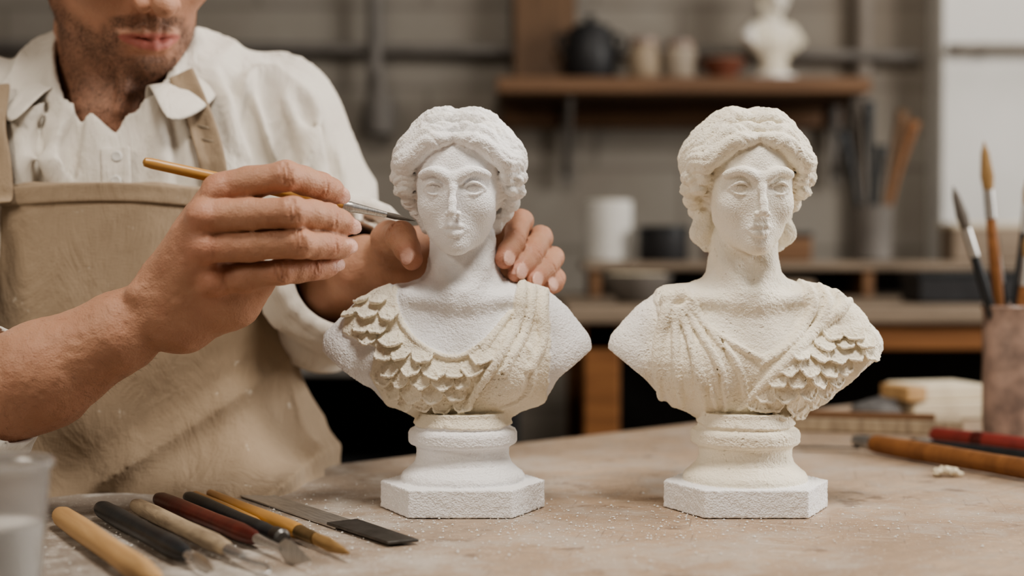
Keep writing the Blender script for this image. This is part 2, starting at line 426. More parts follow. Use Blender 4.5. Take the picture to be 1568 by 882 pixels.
    hh.ell((0,-78,478),(60,50,66),4,None,'sub')
    hh.ell((0,92,500),(44,34,36),8,HC)
    if kind=='R':
        for s in(-1,1): hh.chain([(s*60,42,440),(s*64,34,420),(s*56,34,402)],[16,17,9],6,HC)
    else:
        for s in(-1,1): hh.chain([(s*58,46,440),(s*54,44,430)],[13,10],6,HC)
    hh.chain([(0,-80,552),(0,-70,588),(0,-30,614),(0,20,622)],[3,3.4,3.4,3],2.5,None,'sub',smooth=4)
    def strands(P,m):
        L=(P-fc)@Rn; s=np.where(L[:,0]>0,1.,-1.)
        v=(L-EC)/(ER+8); v/=np.linalg.norm(v,axis=1)[:,None]+1e-9
        pole=np.stack([s*.94,0*s+.14,0*s-.30],1)
        ct=np.clip((v*pole).sum(1),-1,1); th=np.arccos(ct)
        w=v-pole*ct[:,None]
        psi=np.arctan2(w[:,1],w[:,2])
        ps=psi+.13*np.sin(th*8.0+.6)+vnoise(P/34.,17)*.07
        big2=np.abs(np.sin(ps*4.5))
        fine=np.abs(np.sin(ps*18+.5))
        fade=np.clip(th/.35,0,1)
        top=np.clip((L[:,2]-580)/25,0,1)*(.55 if kind=='L' else .2)
        return -(big2*4.4-2.4)*fade*(1-top*.6)-(fine*1.7-.9)*(1-top)*fade
    hh.disp(strands,9)
    def merge(dst,sl,src,k):
        a=dst.d[sl]; b=src.d
        wgt=np.clip(.5+(a-b)/(2*HB*.9),0,1); dst.m[sl]=dst.m[sl]*(1-wgt)+src.m*wgt
        r=np.minimum(a,b)
        if k>0: h=np.maximum(k-np.abs(a-b),0)/k; r=r-h*h*k*.25
        dst.d[sl]=r
    g.m[:]=C
    merge(g,(slice(None),)*3,hh,1.0)
    nz=min(g.n[2],f.n[2]-k0); g.d=g.d[:,:,:nz]; g.m=g.m[:,:,:nz]
    merge(f,(slice(None),slice(None),slice(k0,k0+nz)),g,5.0)
    q=f.sub((-100,-100,34),(100,100+20,140),6); sl,X,Y,Z=q
    prof=np.array([(30,95),(48,95),(53,92),(60,83),(68,75),(78,71),(90,71),(95,74),(98,81),(101,83.5),(114,83.5),(119,81),(123,74),(140,66)],float)
    Rz=np.interp(Z,prof[:,0],prof[:,1]); v=(np.hypot(X,(Y-8)*1.02)-Rz)*.85
    v=np.maximum(v,Z-142+0*v); f.put(sl,v,3,.0 if kind=='L' else 1.0,'add')
    q=f.sub((-130,-104,0),(130,104,44),6); sl,X,Y,Z=q
    sl1=(np.abs(X)*100+np.abs(Y)*51)/112.3-112.2
    v=np.maximum(np.maximum(np.abs(Y)-98,sl1),np.maximum(Z-41,-Z))
    f.put(sl,v,1.0,0.0,'add')
    H=f.front()
    def S(x,z,off=0.):
        y=H(x,z); t=0
        while (y!=y or y>35) and t<40 and z>200: z-=1.5; y=H(x,z); t+=1
        if y!=y: y=20.
        return np.array([x,y+off,z])
    def layer(poly,t,mat,ymax=60):
        q=f.sub((-215,-115,110),(215,ymax,362),0); sl,X,Y,Z=q
        sd=poly_sd(X[:,0,:],Z[:,0,:],poly)
        XX,ZZ=np.broadcast_arrays(X[:,0,:],Z[:,0,:])
        nz=vnoise(np.stack([XX.ravel()*.12,ZZ.ravel()*.12,0*XX.ravel()],1),5).reshape(XX.shape)*2
        mk_=np.clip(.5-(sd+nz)/3.0,0,1)[:,None,:].astype(F)
        f.d[sl]-=mk_*t; f.m[sl]=f.m[sl]*(1-mk_)+mat*mk_
    def frame_at(x,z,tilt):
        e=8; a=S(x+e,z)-S(x-e,z); b=S(x,z+e)-S(x,z-e)
        n=np.cross(b,a); n/=np.linalg.norm(n)+1e-9
        if n[1]>0: n=-n
        t=np.array([0,0,1.])-n*n[2]; t/=np.linalg.norm(t)+1e-9
        bb=np.cross(t,n)
        c,s_=math.cos(tilt),math.sin(tilt)
        t2=t*c-n*s_; n2=n*c+t*s_
        return np.stack([bb,t2,n2],1),n
    def scales(poly,step,size,mat,lean=0.):
        zmax=max(p[1] for p in poly); zmin=min(p[1] for p in poly); xs=[p[0] for p in poly]
        zz=zmin; row=0
        while zz<zmax:
            x=min(xs)+(row%2)*step*.5
            while x<max(xs):
                px=x+random.uniform(-3,3); pz=zz+random.uniform(-2.5,2.5)
                if poly_sd(np.array([px]),np.array([pz]),poly)[0]<0:
                    fr,n=frame_at(px,pz,math.radians(random.uniform(22,34)))
                    M=fr@np.array(Matrix.Rotation(random.uniform(-.5,.5)+lean,3,'Z'))
                    p=S(px,pz)+n*1.0
                    sz=size*random.uniform(.85,1.15)
                    f.ell(p,(sz*.92,sz,3.2),.8,mat,rot=M)
                    arc=[p+M@np.array([sz*.90*math.cos(w),sz*.97*math.sin(w)+1.5*math.sin(w*5+px),2.0-.4*math.sin(w)]) for w in np.linspace(math.pi*1.02,math.pi*1.98,11)]
                    f.chain(arc,[1.2,1.6,2.0,2.0,2.2,2.3,2.2,2.0,2.0,1.6,1.2],1.0,mat)
                    f.cone(p+M@np.array([0,sz*.4,2.2]),p+M@np.array([0,-sz*.8,2.8]),1.0,1.4,1.5,mat)
                x+=step
            zz+=step*.60; row+=1
    def fold(pts,rad,mat,k=5,off=-1.):
        P,Rr=catmull([np.array([p[0],0,max(p[1],152)]) for p in pts],rad if hasattr(rad,'__len__') else [rad]*len(pts),8)
        Q=np.array([S(p[0],p[2],off) for p in P])
        for _ in range(4): Q[1:-1]=(Q[:-2]+2*Q[1:-1]+Q[2:])/4
        f.chain(list(Q),Rr,k,mat)
    def groove(pts,rad,k=3):
        P,Rr=catmull([np.array([p[0],0,p[1]]) for p in pts],[rad]*len(pts),6)
        f.chain([S(p[0],p[2],-1.5) for p in P],Rr,k,None,'sub')
    if kind=='L':
        layer([(-112,345),(-98,290),(-60,252),(-8,233),(38,262),(76,306),(88,352),(132,336),(134,262),(133,215),(128,158),(86,126),(-70,126),(-115,150),(-140,205),(-130,248),(-182,268),(-178,302),(-140,335)],4.5,1.0)
        H=f.front()
        scales([(-168,262),(-184,290),(-150,325),(-112,332),(-98,288),(-100,250),(-128,248)],29,17,1.0,.4)
        scales([(-132,240),(-100,264),(-60,242),(-8,226),(30,240),(40,235),(0,162),(-50,150),(-96,162),(-132,205)],30,18,1.0)
        fold([(92,345),(88,300),(72,262),(38,205),(8,160),(-4,150)],[6,6.5,6,6,5,3],1.0)
        fold([(66,290),(40,255),(10,200),(-16,155)],[4,4,4,2.5],1.0,3)
        fold([(126,330),(122,290),(122,250),(100,215)],[5,6,5,4],1.0)
        fold([(108,338),(104,300),(92,262),(60,210)],[5,5,5,4],1.0)
        fold([(-104,336),(-96,292),(-60,252),(-8,233),(38,260),(74,300)],[4,4,3.5,3.5,3.5,4],1.0,3)
        fold([(100,250),(108,215),(98,175),(60,155)],[3,3.5,3.5,3],1.0)
        for k in range(5): groove([(60+k*3,235-k*10),(30-k*2,190-k*8),(14-k*4,158-k*2)],1.2)
    else:
        layer([(-132,345),(-92,338),(-76,290),(-30,256),(14,234),(56,262),(84,300),(84,352),(134,350),(178,312),(203,250),(176,214),(132,158),(84,126),(-64,126),(-112,150),(-136,200),(-126,262),(-142,318)],4.5,1.0)
        H=f.front()
        f.ell(S(-118,320,-2),(17,10,13),4,1.0); f.ell(S(-104,326,-2),(12,9,10),3,1.0)
        scales([(40,215),(92,262),(150,295),(188,270),(190,246),(164,216),(128,170),(86,150),(0,152),(-8,162)],30,18,1.0)
        fold([(-122,312),(-134,262),(-138,215),(-128,165)],[8,8,7,5],1.0)
        fold([(-112,305),(-112,255),(-110,205),(-98,155)],[5.5,6,6,4],1.0,3)
        fold([(-104,305),(-92,260),(-80,205),(-66,152)],[5.5,6,6,3],1.0,3)
        fold([(-98,308),(-72,262),(-48,215),(-36,152)],[5,5.5,6,3],1.0,3)
        fold([(-92,312),(-58,268),(-22,222),(-8,170)],[5,5,5.5,3.5],1.0,3)
        fold([(-88,322),(-66,280),(-30,254),(14,232)],[5,5,4.5,4.5],1.0,3)
        fold([(160,318),(120,290),(70,248),(30,208),(-4,168),(-18,154)],[6,6.5,6.5,6.5,5,3],1.0,3)
        fold([(92,340),(98,308),(66,262),(14,224)],[5,6,5,4],1.0,3)
        fold([(112,340),(122,312),(100,280),(50,236)],[5,6,5,4],1.0,3)
        fold([(136,330),(148,312),(130,298)],[5,6,4],1.0)
        fold([(-86,230),(-60,180),(-50,154)],[3,3.5,2],1.0,3)
        for k in range(4): groove([(-100+k*16,285-k*4),(-92+k*20,225-k*4),(-84+k*20,165)],1.6)
    def ffl(P): return np.exp(-((P[:,0]/58)**4+((P[:,2]-462)/78)**6))*(P[:,1]<-10)
    def rough(P,m):
        top=np.clip((P[:,2]-560)/40,0,1)*(1.2 if kind=='L' else .6)
        a=.7+top*.8+.2*(m>.6)*(P[:,2]>100)*(P[:,2]<345)
        a=a*(1-.82*ffl(P))
        return (vnoise(P/2.5,3)*.7+vnoise(P/7.5,8)*.5)*a+vnoise(P/9.,21)*1.5*top
    f.disp(rough,7)
    def vd(P,m):
        j=np.stack([vnoise(P/1.7+q*31.7,40+q) for q in range(3)],1); return j*(.50-.36*ffl(P))[:,None]
    ob=f.mesh(name,M_foam,U,{'pits':lambda P,m: np.clip(m*.9+.1,0,1)*(1-.92*ffl(P))},vdisp=vd)
    me=ob.data
    P=f.pos; m=np.empty(len(P),F); me.attributes['mask'].data.foreach_get('value',m)
    if kind=='R':
        n=vnoise(P/18.,5)*.25
        white=np.clip((-P[:,0]-135+ (P[:,2]-300)*.2)/25+n,0,1)*(P[:,2]>150)*(P[:,2]<345)
        m=m*(1-.55*white); m=np.where(P[:,2]<40,.05,m)
        face=np.clip(1-np.hypot(P[:,0]/62,(P[:,2]-470)/85),0,1)*(P[:,1]<10); m=m-np.clip(face*2,0,1)*.25
        m=np.clip(m+n*.4,0,1)
    else:
        n=vnoise(P/14.,9); m=np.clip(m+(P[:,2]>560)*.25*(n>0)*n,0,1)
    me.attributes['mask'].data.foreach_set('value',m.astype(F))
    ob.location=loc; ob.rotation_euler[2]=rotz
    return ob
TZ=.78
bL=build_bust('sculpted_bust','L',(-.0401,1.15,TZ+.0006))
bR=build_bust('sculpted_bust.001','R',(.1896,1.15,TZ+.0006))
# ================================================================== SCULPTOR
man=empty('sculptor')
HR=np.array(Matrix.Rotation(math.radians(35),3,'Z')@Matrix.Rotation(math.radians(22),3,'X')@Matrix.Rotation(math.radians(-5),3,'Y'))
HC_=np.array([-356.,1312,1273])
f=Field((-500,1165,1010),(-215,1460,1425),1.5)
f.frame(HR,HC_)
f.ell((0,15,38),(75,94,84)); f.ell((0,-20,-26),(61,68,80),12); f.ell((0,-30,-66),(49,47,36),20)
for s in(-1,1):
    f.cone((s*47,4,-52),(s*18,-62,-86),19,16,20)
    f.ell((s*42,-58,-22),(22,22,22),16)
    f.cone((s*12,-84,18),(s*48,-68,18),9,8,10)
    f.ell((s*31,-92,0),(19,16,12),10,None,'sub'); f.ell((s*31,-66,0),(16,14,12),3)
    f.ell((s*13,-94,-36),(8,10,8),4)
    f.ell((s*77,12,-8),(9,18,32),4); f.ell((s*84,6,-6),(5,10,20),3,None,'sub')
    f.ell((s*7,-104,-43),(4,6,4),2,None,'sub')
    f.chain([(s*22,-92,-40),(s*33,-82,-62)],[2,2],6,None,'sub')
f.ell((0,-67,-92),(21,18,16),12)
f.chain([(0,-86,8),(0,-98,-10),(0,-110,-30)],[8,8.5,10],8); f.ell((0,-112,-33),(10,10,10),5)
f.chain([(0,-91,-44),(0,-88,-56)],[5,6],8)
f.chain([(-27,-77,-67),(-10,-88,-62),(0,-88.5,-64),(10,-88,-62),(27,-77,-67)],[2.2,4.4,4.4,4.4,2.2],3.5)
f.chain([(-23,-78,-71),(-10,-86,-75),(0,-88,-76),(10,-86,-75),(23,-78,-71)],[2.5,5,6,5,2.5],3.5)
f.chain([(-28,-81,-69),(-9,-94,-68.5),(0,-95.5,-69.5),(9,-94,-68.5),(28,-81,-69)],[1.3,2,2,2,1.3],1.5,None,'sub')
f.ell((0,-93,-85),(18,8,4),6,None,'sub')
f.chain([(0,20,-66),(0,35,-110)],[50,52],18)
f.frame()
f.chain([(-362,1340,1200),(-366,1350,1150),(-368,1357,1110)],[53,55,58],22)
f.ell((-366,1352,1108),(56,70,46),20)
f.cone((-345,1283,1170),(-352,1283,1115),4,3,10)
f.disp(lambda P,m: vnoise(P/14.,4)*.5,8)
def HL(P): return (P-HC_)@HR
def lipm(P,m):
    L=HL(P); x=np.abs(L[:,0])/29; h=np.clip(1-x*x,0,1)**.7; up=L[:,2]>-69
    hh=np.where(up,8.5,10.5)*h+.01
    return np.clip((1-np.abs(L[:,2]+69)/hh)*3,0,1)*(L[:,1]<-68)*(x<1)
def beardm(P,m):
    L=HL(P); x=np.abs(L[:,0]); z=L[:,2]; y=L[:,1]
    n=vnoise(P/5.,2)*.2+vnoise(P/12.,8)*.25
    sm=lambda v:np.clip(v,0,1)**2*(3-2*np.clip(v,0,1))
    mz=-53-.006*x*x*.9
    mou=sm(1.5-np.abs(z-mz)/6.5)*sm((40-x)/10)*(y<-55)
    side=sm(1.5-np.abs(x-34)/7)*sm((-56-z)/8)*sm((z+98)/12)*(y<-40)*.9
    gl=sm((-82-z)/7)*sm((40-x)/16)*(y<-30)
    jl=-58+(y+60)*.45
    jaw=sm((jl-z)/16)*sm((x-14)/16)*sm((30-y)/30)*.72
    under=sm((-z-96)/10)*sm((z+138)/26)*.5*sm((20-y)/20)
    lip=lipm(P,m)
    return np.clip(np.maximum.reduce([mou,side,gl*.95,jaw,under])*(1+n)*(1-lip),0,1)
zero=lambda P,m:np.zeros(len(P))
head=f.mesh('head_and_neck',M_skin,1e-3,{'lip':lipm,'beard':lambda P,m:beardm(P,m)*.7,'nail':zero,'red':lambda P,m:np.clip(.35-.3*vnoise(P/25.,3),0,1)*.5},man)
P=f.pos; bm_=beardm(P,None); cand=np.argwhere(bm_>.3)[:,0]
L=HL(P)
cand=cand[P[cand,2]<1262]
w_=bm_[cand]; cand=rng.choice(cand,size=9000,replace=True,p=w_/w_.sum())
V=[];Fc=[]
for c in cand:
    p=P[c]+rng.normal(0,.6,3); o=L[c]-np.array([0,10,-20]); o=HR@(o/np.linalg.norm(o)); dn=HR@np.array([0,-.1,-1.])
    dr=o*.55+dn*.8+rng.normal(0,.25,3); dr/=np.linalg.norm(dr); ln=rng.uniform(2.0,4.8)*(0.5+.6*bm_[c])
    sd=np.cross(dr,[.3,.5,.8]); sd/=np.linalg.norm(sd); sd2=np.cross(dr,sd)
    b=len(V); r=.12
    V+=[(p+sd*r-o*.6)*1e-3,(p-sd*r*.5+sd2*r-o*.6)*1e-3,(p-sd*r*.5-sd2*r-o*.6)*1e-3,(p+dr*ln)*1e-3]
    Fc+=[(b,b+1,b+3),(b+1,b+2,b+3),(b+2,b,b+3)]
mk('beard_stubble',V,Fc,M_hair,man)
f=Field((-470,1200,1170),(-250,1450,1425),2.4); f.frame(HR,HC_)
f.ell((0,22,46),(81,96,84),0,0)
for i in range(60):
    a=random.uniform(-1.2,1.2); b=random.uniform(-.6,1.6)
    p=np.array([math.sin(a)*80,22+-math.cos(a)*math.cos(b)*80,50+math.sin(b)*80]); f.cone(p,p+np.array([random.uniform(-20,20),30,-8]),7,4,5)
f.ell((0,-75,-30),(88,70,70),4,None,'sub')
for s in (-1,1): f.ell((s*82,10,-12),(14,24,36),3,None,'sub')
f.ell((0,10,-90),(90,140,70),5,None,'sub')
f.frame(); f.mesh('scalp_hair',M_hair,1e-3,parent=man)
M_eye=simple('eye_white',(.75,.72,.68),(.7,.66,.62),50,.2); M_iris=simple('iris',(.08,.04,.02),None,80,.2)
for s,nm in((-1,'eye_right'),(1,'eye_left')):
    c=HR@np.array([s*31,-69,0])+HC_
    o=lathe(nm,[(-12.,.1)]+[(-12*math.cos(a),12*math.sin(a)) for a in np.linspace(.2,2.94,14)]+[(12.,.1)],M_eye,man,seg=24); o.scale=(.001,)*3; o.location=c*1e-3
    c=HR@np.array([s*31,-81,-3])+HC_; q=(HR@np.array([0,-1,-.2]))
    lathe(nm.replace('eye','iris'),[(0,.0055),(.0006,.005),(.001,.003)],M_iris,man,p0=c*1e-3-q*.001,p1=c*1e-3+q,seg=20)
    lathe(nm.replace('eye','brow'),[(0,.001),(.010,.004),(.028,.003),(.040,.0008)],M_hair,man,p0=(HR@np.array([s*12,-94,20])+HC_)*1e-3,p1=(HR@np.array([s*54,-72,24])+HC_)*1e-3,seg=12)
# ---- shirt / torso (metres)
f=Field((-.72,1.04,.50),(-.06,1.56,1.22),.0032)
f.ell((-.366,1.375,1.01),(.148,.112,.19),0)
f.ell((-.366,1.36,.83),(.140,.118,.20),.05)
f.ell((-.36,1.40,.68),(.175,.135,.15),.08)
f.cone((-.50,1.375,1.100),(-.235,1.395,1.110),.058,.058,.06)
f.cone((-.42,1.38,1.125),(-.31,1.38,1.125),.050,.050,.05)
f.cone((-.25,1.37,.74),(-.235,1.25,.70),.075,.07,.05)
f.cone((-.47,1.37,.74),(-.46,1.22,.70),.075,.07,.05)
torso=f.copy()
f.chain([(-.238,1.40,1.105),(-.205,1.405,1.03),(-.185,1.41,.962),(-.178,1.385,.945)],[.062,.060,.060,.060],.03)
f.chain([(-.178,1.395,.95),(-.16,1.33,.962),(-.149,1.285,.966)],[.060,.060,.058],.03)
f.chain([(-.50,1.37,1.105),(-.525,1.26,1.0),(-.53,1.15,.885)],[.062,.064,.066],.03)
f.chain([(-.53,1.15,.885),(-.46,1.10,.865),(-.415,1.085,.878)],[.062,.056,.054],.03)
# hand-placed cloth folds
ff=f.front()
def cfold(pts,r,mode='add',k=.012,emb=.003):
    P,R_=catmull([np.array([p[0],0,p[1]]) for p in pts],[.002]+[r]*(len(pts)-2)+[.002],6); Q=[]
    for p in P:
        y=ff(p[0],p[2]); Q.append([p[0],(y if y==y else 1.36)+emb,p[2]])
    Q=np.array(Q)
    for _ in range(3): Q[1:-1]=(Q[:-2]+2*Q[1:-1]+Q[2:])/4
    f.chain(list(Q),R_,k,None,mode)
for pts,r in [([(-.275,1.145),(-.252,1.10),(-.232,1.04),(-.222,.985)],.009),([(-.245,1.15),(-.222,1.10),(-.200,1.03),(-.182,.985)],.010),
              ([(-.215,1.135),(-.190,1.08),(-.168,1.02),(-.150,.99)],.009),([(-.255,1.06),(-.232,1.01),(-.205,.965),(-.185,.945)],.009),
              ([(-.20,1.05),(-.178,1.005),(-.150,.985),(-.125,.985)],.008),([(-.228,.985),(-.205,.945),(-.180,.925),(-.155,.92)],.008),
              ([(-.325,1.12),(-.315,1.09),(-.310,1.06),(-.31,1.04)],.007),([(-.395,1.12),(-.402,1.09),(-.405,1.06),(-.40,1.04)],.007),
              ([(-.43,1.12),(-.438,1.09),(-.435,1.06),(-.43,1.04)],.006)]:
    cfold(pts,r)
    cfold([(p[0]+.013,p[1]+.003) for p in pts],r*.7,'sub',.010,-.002)
def ridge(Q,seed): return 1-np.minimum(np.abs(vnoise(Q,seed))*2.6,1.6)
def folds(P,m):
    v=vnoise(P*[9,9,5],11)
    Q=P+np.stack([v*.02,v*.02,v*.03],1)
    a=ridge(Q*[30,30,8],1)
    armL=np.clip((P[:,0]+.27)/.05,0,1); armR=np.clip((-.46-P[:,0])/.05,0,1); arm=np.maximum(armL,armR)
    D=Q[:,2]*.75+Q[:,0]*.9-Q[:,1]*.55
    b=ridge(np.stack([D*26,P[:,1]*7+P[:,0]*4,P[:,2]*4],1),6)
    b2=ridge(np.stack([(Q[:,0]-Q[:,2]*.3)*28,Q[:,1]*24,Q[:,2]*5],1),9)
    lowarm=np.clip((1.04-P[:,2])/.06,0,1)
    b=b*lowarm+b2*(1-lowarm)
    r=a*.7*(1-arm)+b*arm
    return -r*.0075-vnoise(P*14,3)*.005
f.disp(folds,.026)
def ring(f,c,ax,R,r,k=.004,wob=0):
    c=np.array(c);ax=np.array(ax,float);ax/=np.linalg.norm(ax)
    u=np.cross(ax,[0,0,1.]);u/=np.linalg.norm(u);w=np.cross(ax,u); P=[]
    for i in range(25):
        a=2*math.pi*i/24; P.append(c+(u*math.cos(a)+w*math.sin(a))*R*(1+wob*math.sin(3*a+1)) )
    f.chain(P,r,k)
axL=np.array([.05,-.16,.02]); 
for o,R in((0,.056),(.014,.058),(-.014,.060),(-.028,.058)):
    ring(f,np.array([-.149,1.282,.966])-axL/np.linalg.norm(axL)*o,axL,R,.0085,.003,.05)
f.cone((-.155,1.31,.964),(-.14,1.22,.972),.046,.046,.003,None,'sub')
axR=np.array([.10,-.03,.04])
for o,R in((0,.053),(.014,.055),(.028,.055)):
    ring(f,np.array([-.408,1.083,.880])-axR/np.linalg.norm(axR)*o,axR,R,.009,.004,.04)
f.cone((-.43,1.088,.872),(-.34,1.07,.90),.044,.044,.003,None,'sub')
# open collar V and neck hole
f.chain([(-.366,1.34,1.20),(-.364,1.33,1.13)],[.060,.058],.006,None,'sub')
X=f.ax[0][:,None,None];Y=f.ax[1][None,:,None];Z=f.ax[2][None,None,:]
vs=poly_sd(X[:,0,:]+0*Z[:,0,:],Z[:,0,:]+0*X[:,0,:],[(-.420,1.23),(-.404,1.140),(-.354,1.092),(-.334,1.142),(-.315,1.23)]).astype(F)[:,None,:]
f.d=np.maximum(f.d,-np.maximum(vs,Y-1.325))
shirt_front=f.front()
f.mesh('linen_shirt',M_shirt,1.0,parent=man,smooth_it=1)
def sfy(x,z,off):
    y=shirt_front(x,z)
    return y-off if y==y and y<1.40 else 1.30
def ribbon(name,cl,width,mat,thick=.003,off=.003,fn=None,parent=man,nw=4,seg=8):
    fn=fn or sfy
    P,_=catmull([np.array([p[0],0,p[1]]) for p in cl],[0]*len(cl),seg); V=[];Fc=[]
    for i,p in enumerate(P):
        t=P[min(i+1,len(P)-1)]-P[max(i-1,0)]; t/=np.linalg.norm(t); n=np.array([t[2],0,-t[0]])
        for j in range(nw+1):
            q=p+n*width*(j/nw-.5); V.append([q[0],fn(q[0],q[2],off),q[2]])
    V=np.array(V); A=V[:,1].reshape(len(P),nw+1).copy(); O=A.copy()
    for _ in range(6):
        B=A.copy(); B[1:-1]=(A[:-2]+2*A[1:-1]+A[2:])/4; B=B*.6+.4*B.mean(1,keepdims=True); A=np.minimum(B,O+.0005)
    V[:,1]=A.ravel()
    for i in range(len(P)-1):
        for j in range(nw): a=i*(nw+1)+j; Fc.append((a,a+1,a+nw+2,a+nw+1))
    return mk(name,V,Fc,mat,parent,True,0,1,thick)
ribbon('shirt_placket',[(-.352,1.080),(-.351,1.067),(-.350,1.045),(-.35,1.0)],.026,M_shirt,.0020,.0015)
for i,z in enumerate((1.072,1.050)):
    y=sfy(-.35,z,.005)
    lathe('shirt_button_%d'%(i+1),[(0,.0045),(.0015,.005),(.0022,.0038),(.0018,.0025)],M_whitecard,man,p0=(-.35,y,z),p1=(-.35,y-1,z+.1),seg=20)
def collar():
    V=[];Fc=[];n=41
    for i in range(n):
        u=i/(n-1)*2-1; a=u*math.radians(150 if u>0 else 138)
        fr=max(0,(abs(u)-.45)/.55); fr=fr*fr*(3-2*fr)
        s=1 if u>0 else -1
        cx,cy=-.364,1.340
        ri=.057+.002*fr; x=cx+math.sin(a)*ri*1.08; y=cy+math.cos(a)*ri*1.0
        zi=1.170-.036*fr
        rm=.064+.003*fr; zm=zi+.009-.002*fr
        tip=fr**2.2
        ro=.078+.008*fr; xo=cx+math.sin(a)*ro*1.14+s*fr*.012; yo=cy+math.cos(a)*ro-.014*fr; zo=1.147-.024*fr-.022*tip
        xm=cx+math.sin(a)*rm*1.08; ym=cy+math.cos(a)*rm
        V+=[(x,y,zi-.02),(x,y,zi),(xm,ym,zm),((xm*.5+xo*.5),(ym*.5+yo*.5)-.002,zm*.45+zo*.55+.003),(xo,yo,zo)]
    for i in range(n-1):
        for j in range(4): a=i*5+j; Fc.append((a,a+1,a+6,a+5))
    mk('shirt_collar',V,Fc,M_shirt,man,True,0,1,.0028)
collar()
# ---- apron shell
X=torso.ax[0][:,None,None];Y=torso.ax[1][None,:,None];Z=torso.ax[2][None,None,:]
ap=[(-.462,1.046),(-.352,1.050),(-.262,1.044),(-.250,1.0),(-.222,.95),(-.205,.90),(-.16,.72),(-.16,.45),(-.60,.45),(-.60,.90),(-.52,.94),(-.475,1.0)]
sd=poly_sd(X[:,0,:]+0*Z[:,0,:],Z[:,0,:]+0*X[:,0,:],ap).astype(F)[:,None,:]
torso.d=np.maximum(torso.d-.0160,sd); torso.d=np.maximum(torso.d,Y-1.42)
def apf(P,m):
    v=vnoise(P*[6,6,5],21); Q=P+np.stack([v*.03,v*.02,v*.03],1)
    low=np.clip((1.0-P[:,2])/.2,.2,1)
    a=ridge(Q*[18,14,6],31)
    D=P[:,2]*.9-P[:,0]*.6
    b=ridge(np.stack([D*20,P[:,0]*6,P[:,1]*4],1),36)
    return -a*.0065*low-b*.0065*low-vnoise(P*8,5)*.004*low
torso.disp(apf,.028)
apron_front=torso.front()
torso.mesh('canvas_apron',M_apron,1.0,parent=man,smooth_it=1)
def afy(x,z,off):
    y=apron_front(x,z); return y-off if y==y else sfy(x,z,off)
ribbon('apron_bib_hem',[(-.458,1.036),(-.352,1.040),(-.268,1.035)],.017,M_apron,.002,.0018,afy)
ribbon('apron_strap_left',[(-.300,1.150),(-.286,1.12),(-.270,1.075),(-.264,1.03)],.024,M_apron,.003,.008)
ribbon('apron_strap_right',[(-.470,1.14),(-.465,1.10),(-.455,1.06),(-.452,1.03)],.026,M_apron,.003,.007)
for i,z in enumerate((1.100,1.088)):
    xc=-.279+(1.10-z)*-.1+.004*i; yb=sfy(xc,z,.0135)
    tube('buckle_bar_%d'%(i+1),[(xc-.014,yb,z+.003),(xc,yb-.001,z),(xc+.014,yb,z-.003)],.0013,M_buckle,man)
# ---- trousers, shoes
f=Field((-.62,.90,.0),(-.10,1.60,.74),.007)
f.ell((-.36,1.40,.63),(.165,.13,.10))
for s in(-1,1):
    f.chain([(-.36+s*.09,1.38,.63),(-.36+s*.11,1.20,.61),(-.36+s*.115,1.02,.59)],[.085,.078,.065],.04)
    f.chain([(-.36+s*.115,1.02,.59),(-.36+s*.115,1.05,.35),(-.36+s*.115,1.09,.10)],[.062,.056,.045],.03)
f.disp(lambda P,m: vnoise(P*[18,18,9],2)*.005,.03)
f.mesh('trousers',M_trouser,1.0,parent=man)
for s,nm in((-1,'shoe_right'),(1,'shoe_left')):
    f=Field((-.36+s*.115-.07,.88,-.01),(-.36+s*.115+.07,1.20,.14),.005)
    f.ell((-.36+s*.115,1.09,.07),(.042,.055,.06)); f.ell((-.36+s*.115,.99,.04),(.045,.085,.035),.03)
    f.d=np.maximum(f.d,-f.ax[2][None,None,:]+.0+0*f.d)
    f.mesh(nm,M_black,1.0,parent=man)
# ---- hands
def nail(f,A,B,dorsal,r,L=8.5,W=6.2):
    A=np.array(A,float);B=np.array(B,float);a=B-A;a/=np.linalg.norm(a); n=np.array(dorsal,float); n-=a*(n@a); n/=np.linalg.norm(n); b=np.cross(a,n)
    c=B+a*1.2+n*(r*.80)
    f.ell(c,(L,W,2.3),.6,1.0,rot=np.stack([a,b,n],1))
def creases(f,A,B,C,dorsal,r):
    A,B,C=[np.array(q,float) for q in (A,B,C)]
    a=C-A; a/=np.linalg.norm(a); n=np.array(dorsal,float); n-=a*(n@a); n/=np.linalg.norm(n); b=np.cross(a,n)
    for o in(-4.2,-1.6,1.2,4.0):
        P=[B+a*(o+.6*math.sin(4*t+o))+(n*math.cos(t)+b*math.sin(t))*(r+.75) for t in np.linspace(-.75,.75,7)]
        f.chain(P,1.05,.8,None,'sub')
def finger(f,pts,rad,dorsal,k=2.2,redp=None,nl=True):
    pts=[np.array(p,float) for p in pts]
    f.chain(pts,rad,k)
    n=np.array(dorsal,float); n/=np.linalg.norm(n)
    for i in range(1,len(pts)-1):
        f.ell(pts[i]+n*rad[i]*.12,(rad[i]*1.03,)*3,3.5)
        creases(f,pts[i-1],pts[i],pts[i+1],dorsal,rad[i]*1.08)
    for i in range(len(pts)-1):
        mid=(pts[i]*.5+pts[i+1]*.5)-n*rad[i]*.18; rr=(rad[i]+rad[i+1])*.47; f.ell(mid,(rr,)*3,6)
    if nl: nail(f,pts[-2],pts[-1],dorsal,rad[-1])
    redp.append((pts[-1],11,.9))
    for p in pts[1:-1]: redp.append((p,10,.6))
def redfn(redp):
    def g(P,m):
        r=np.zeros(len(P))
        for p,R,a in redp: r=np.maximum(r,a*np.exp(-((P-p)**2).sum(1)/(R*R)))
        return np.clip(r+.15*vnoise(P/16.,5),0,1)
    return g
def sk(p): return np.array(p,float)*1.03+np.array([0,0,-29.55])
f=Field((-520,990,815),(-105,1140,1085),.95)
rp=[]
dz=(-.15,-1,.15)
D=lambda L:[sk(p) for p in L]
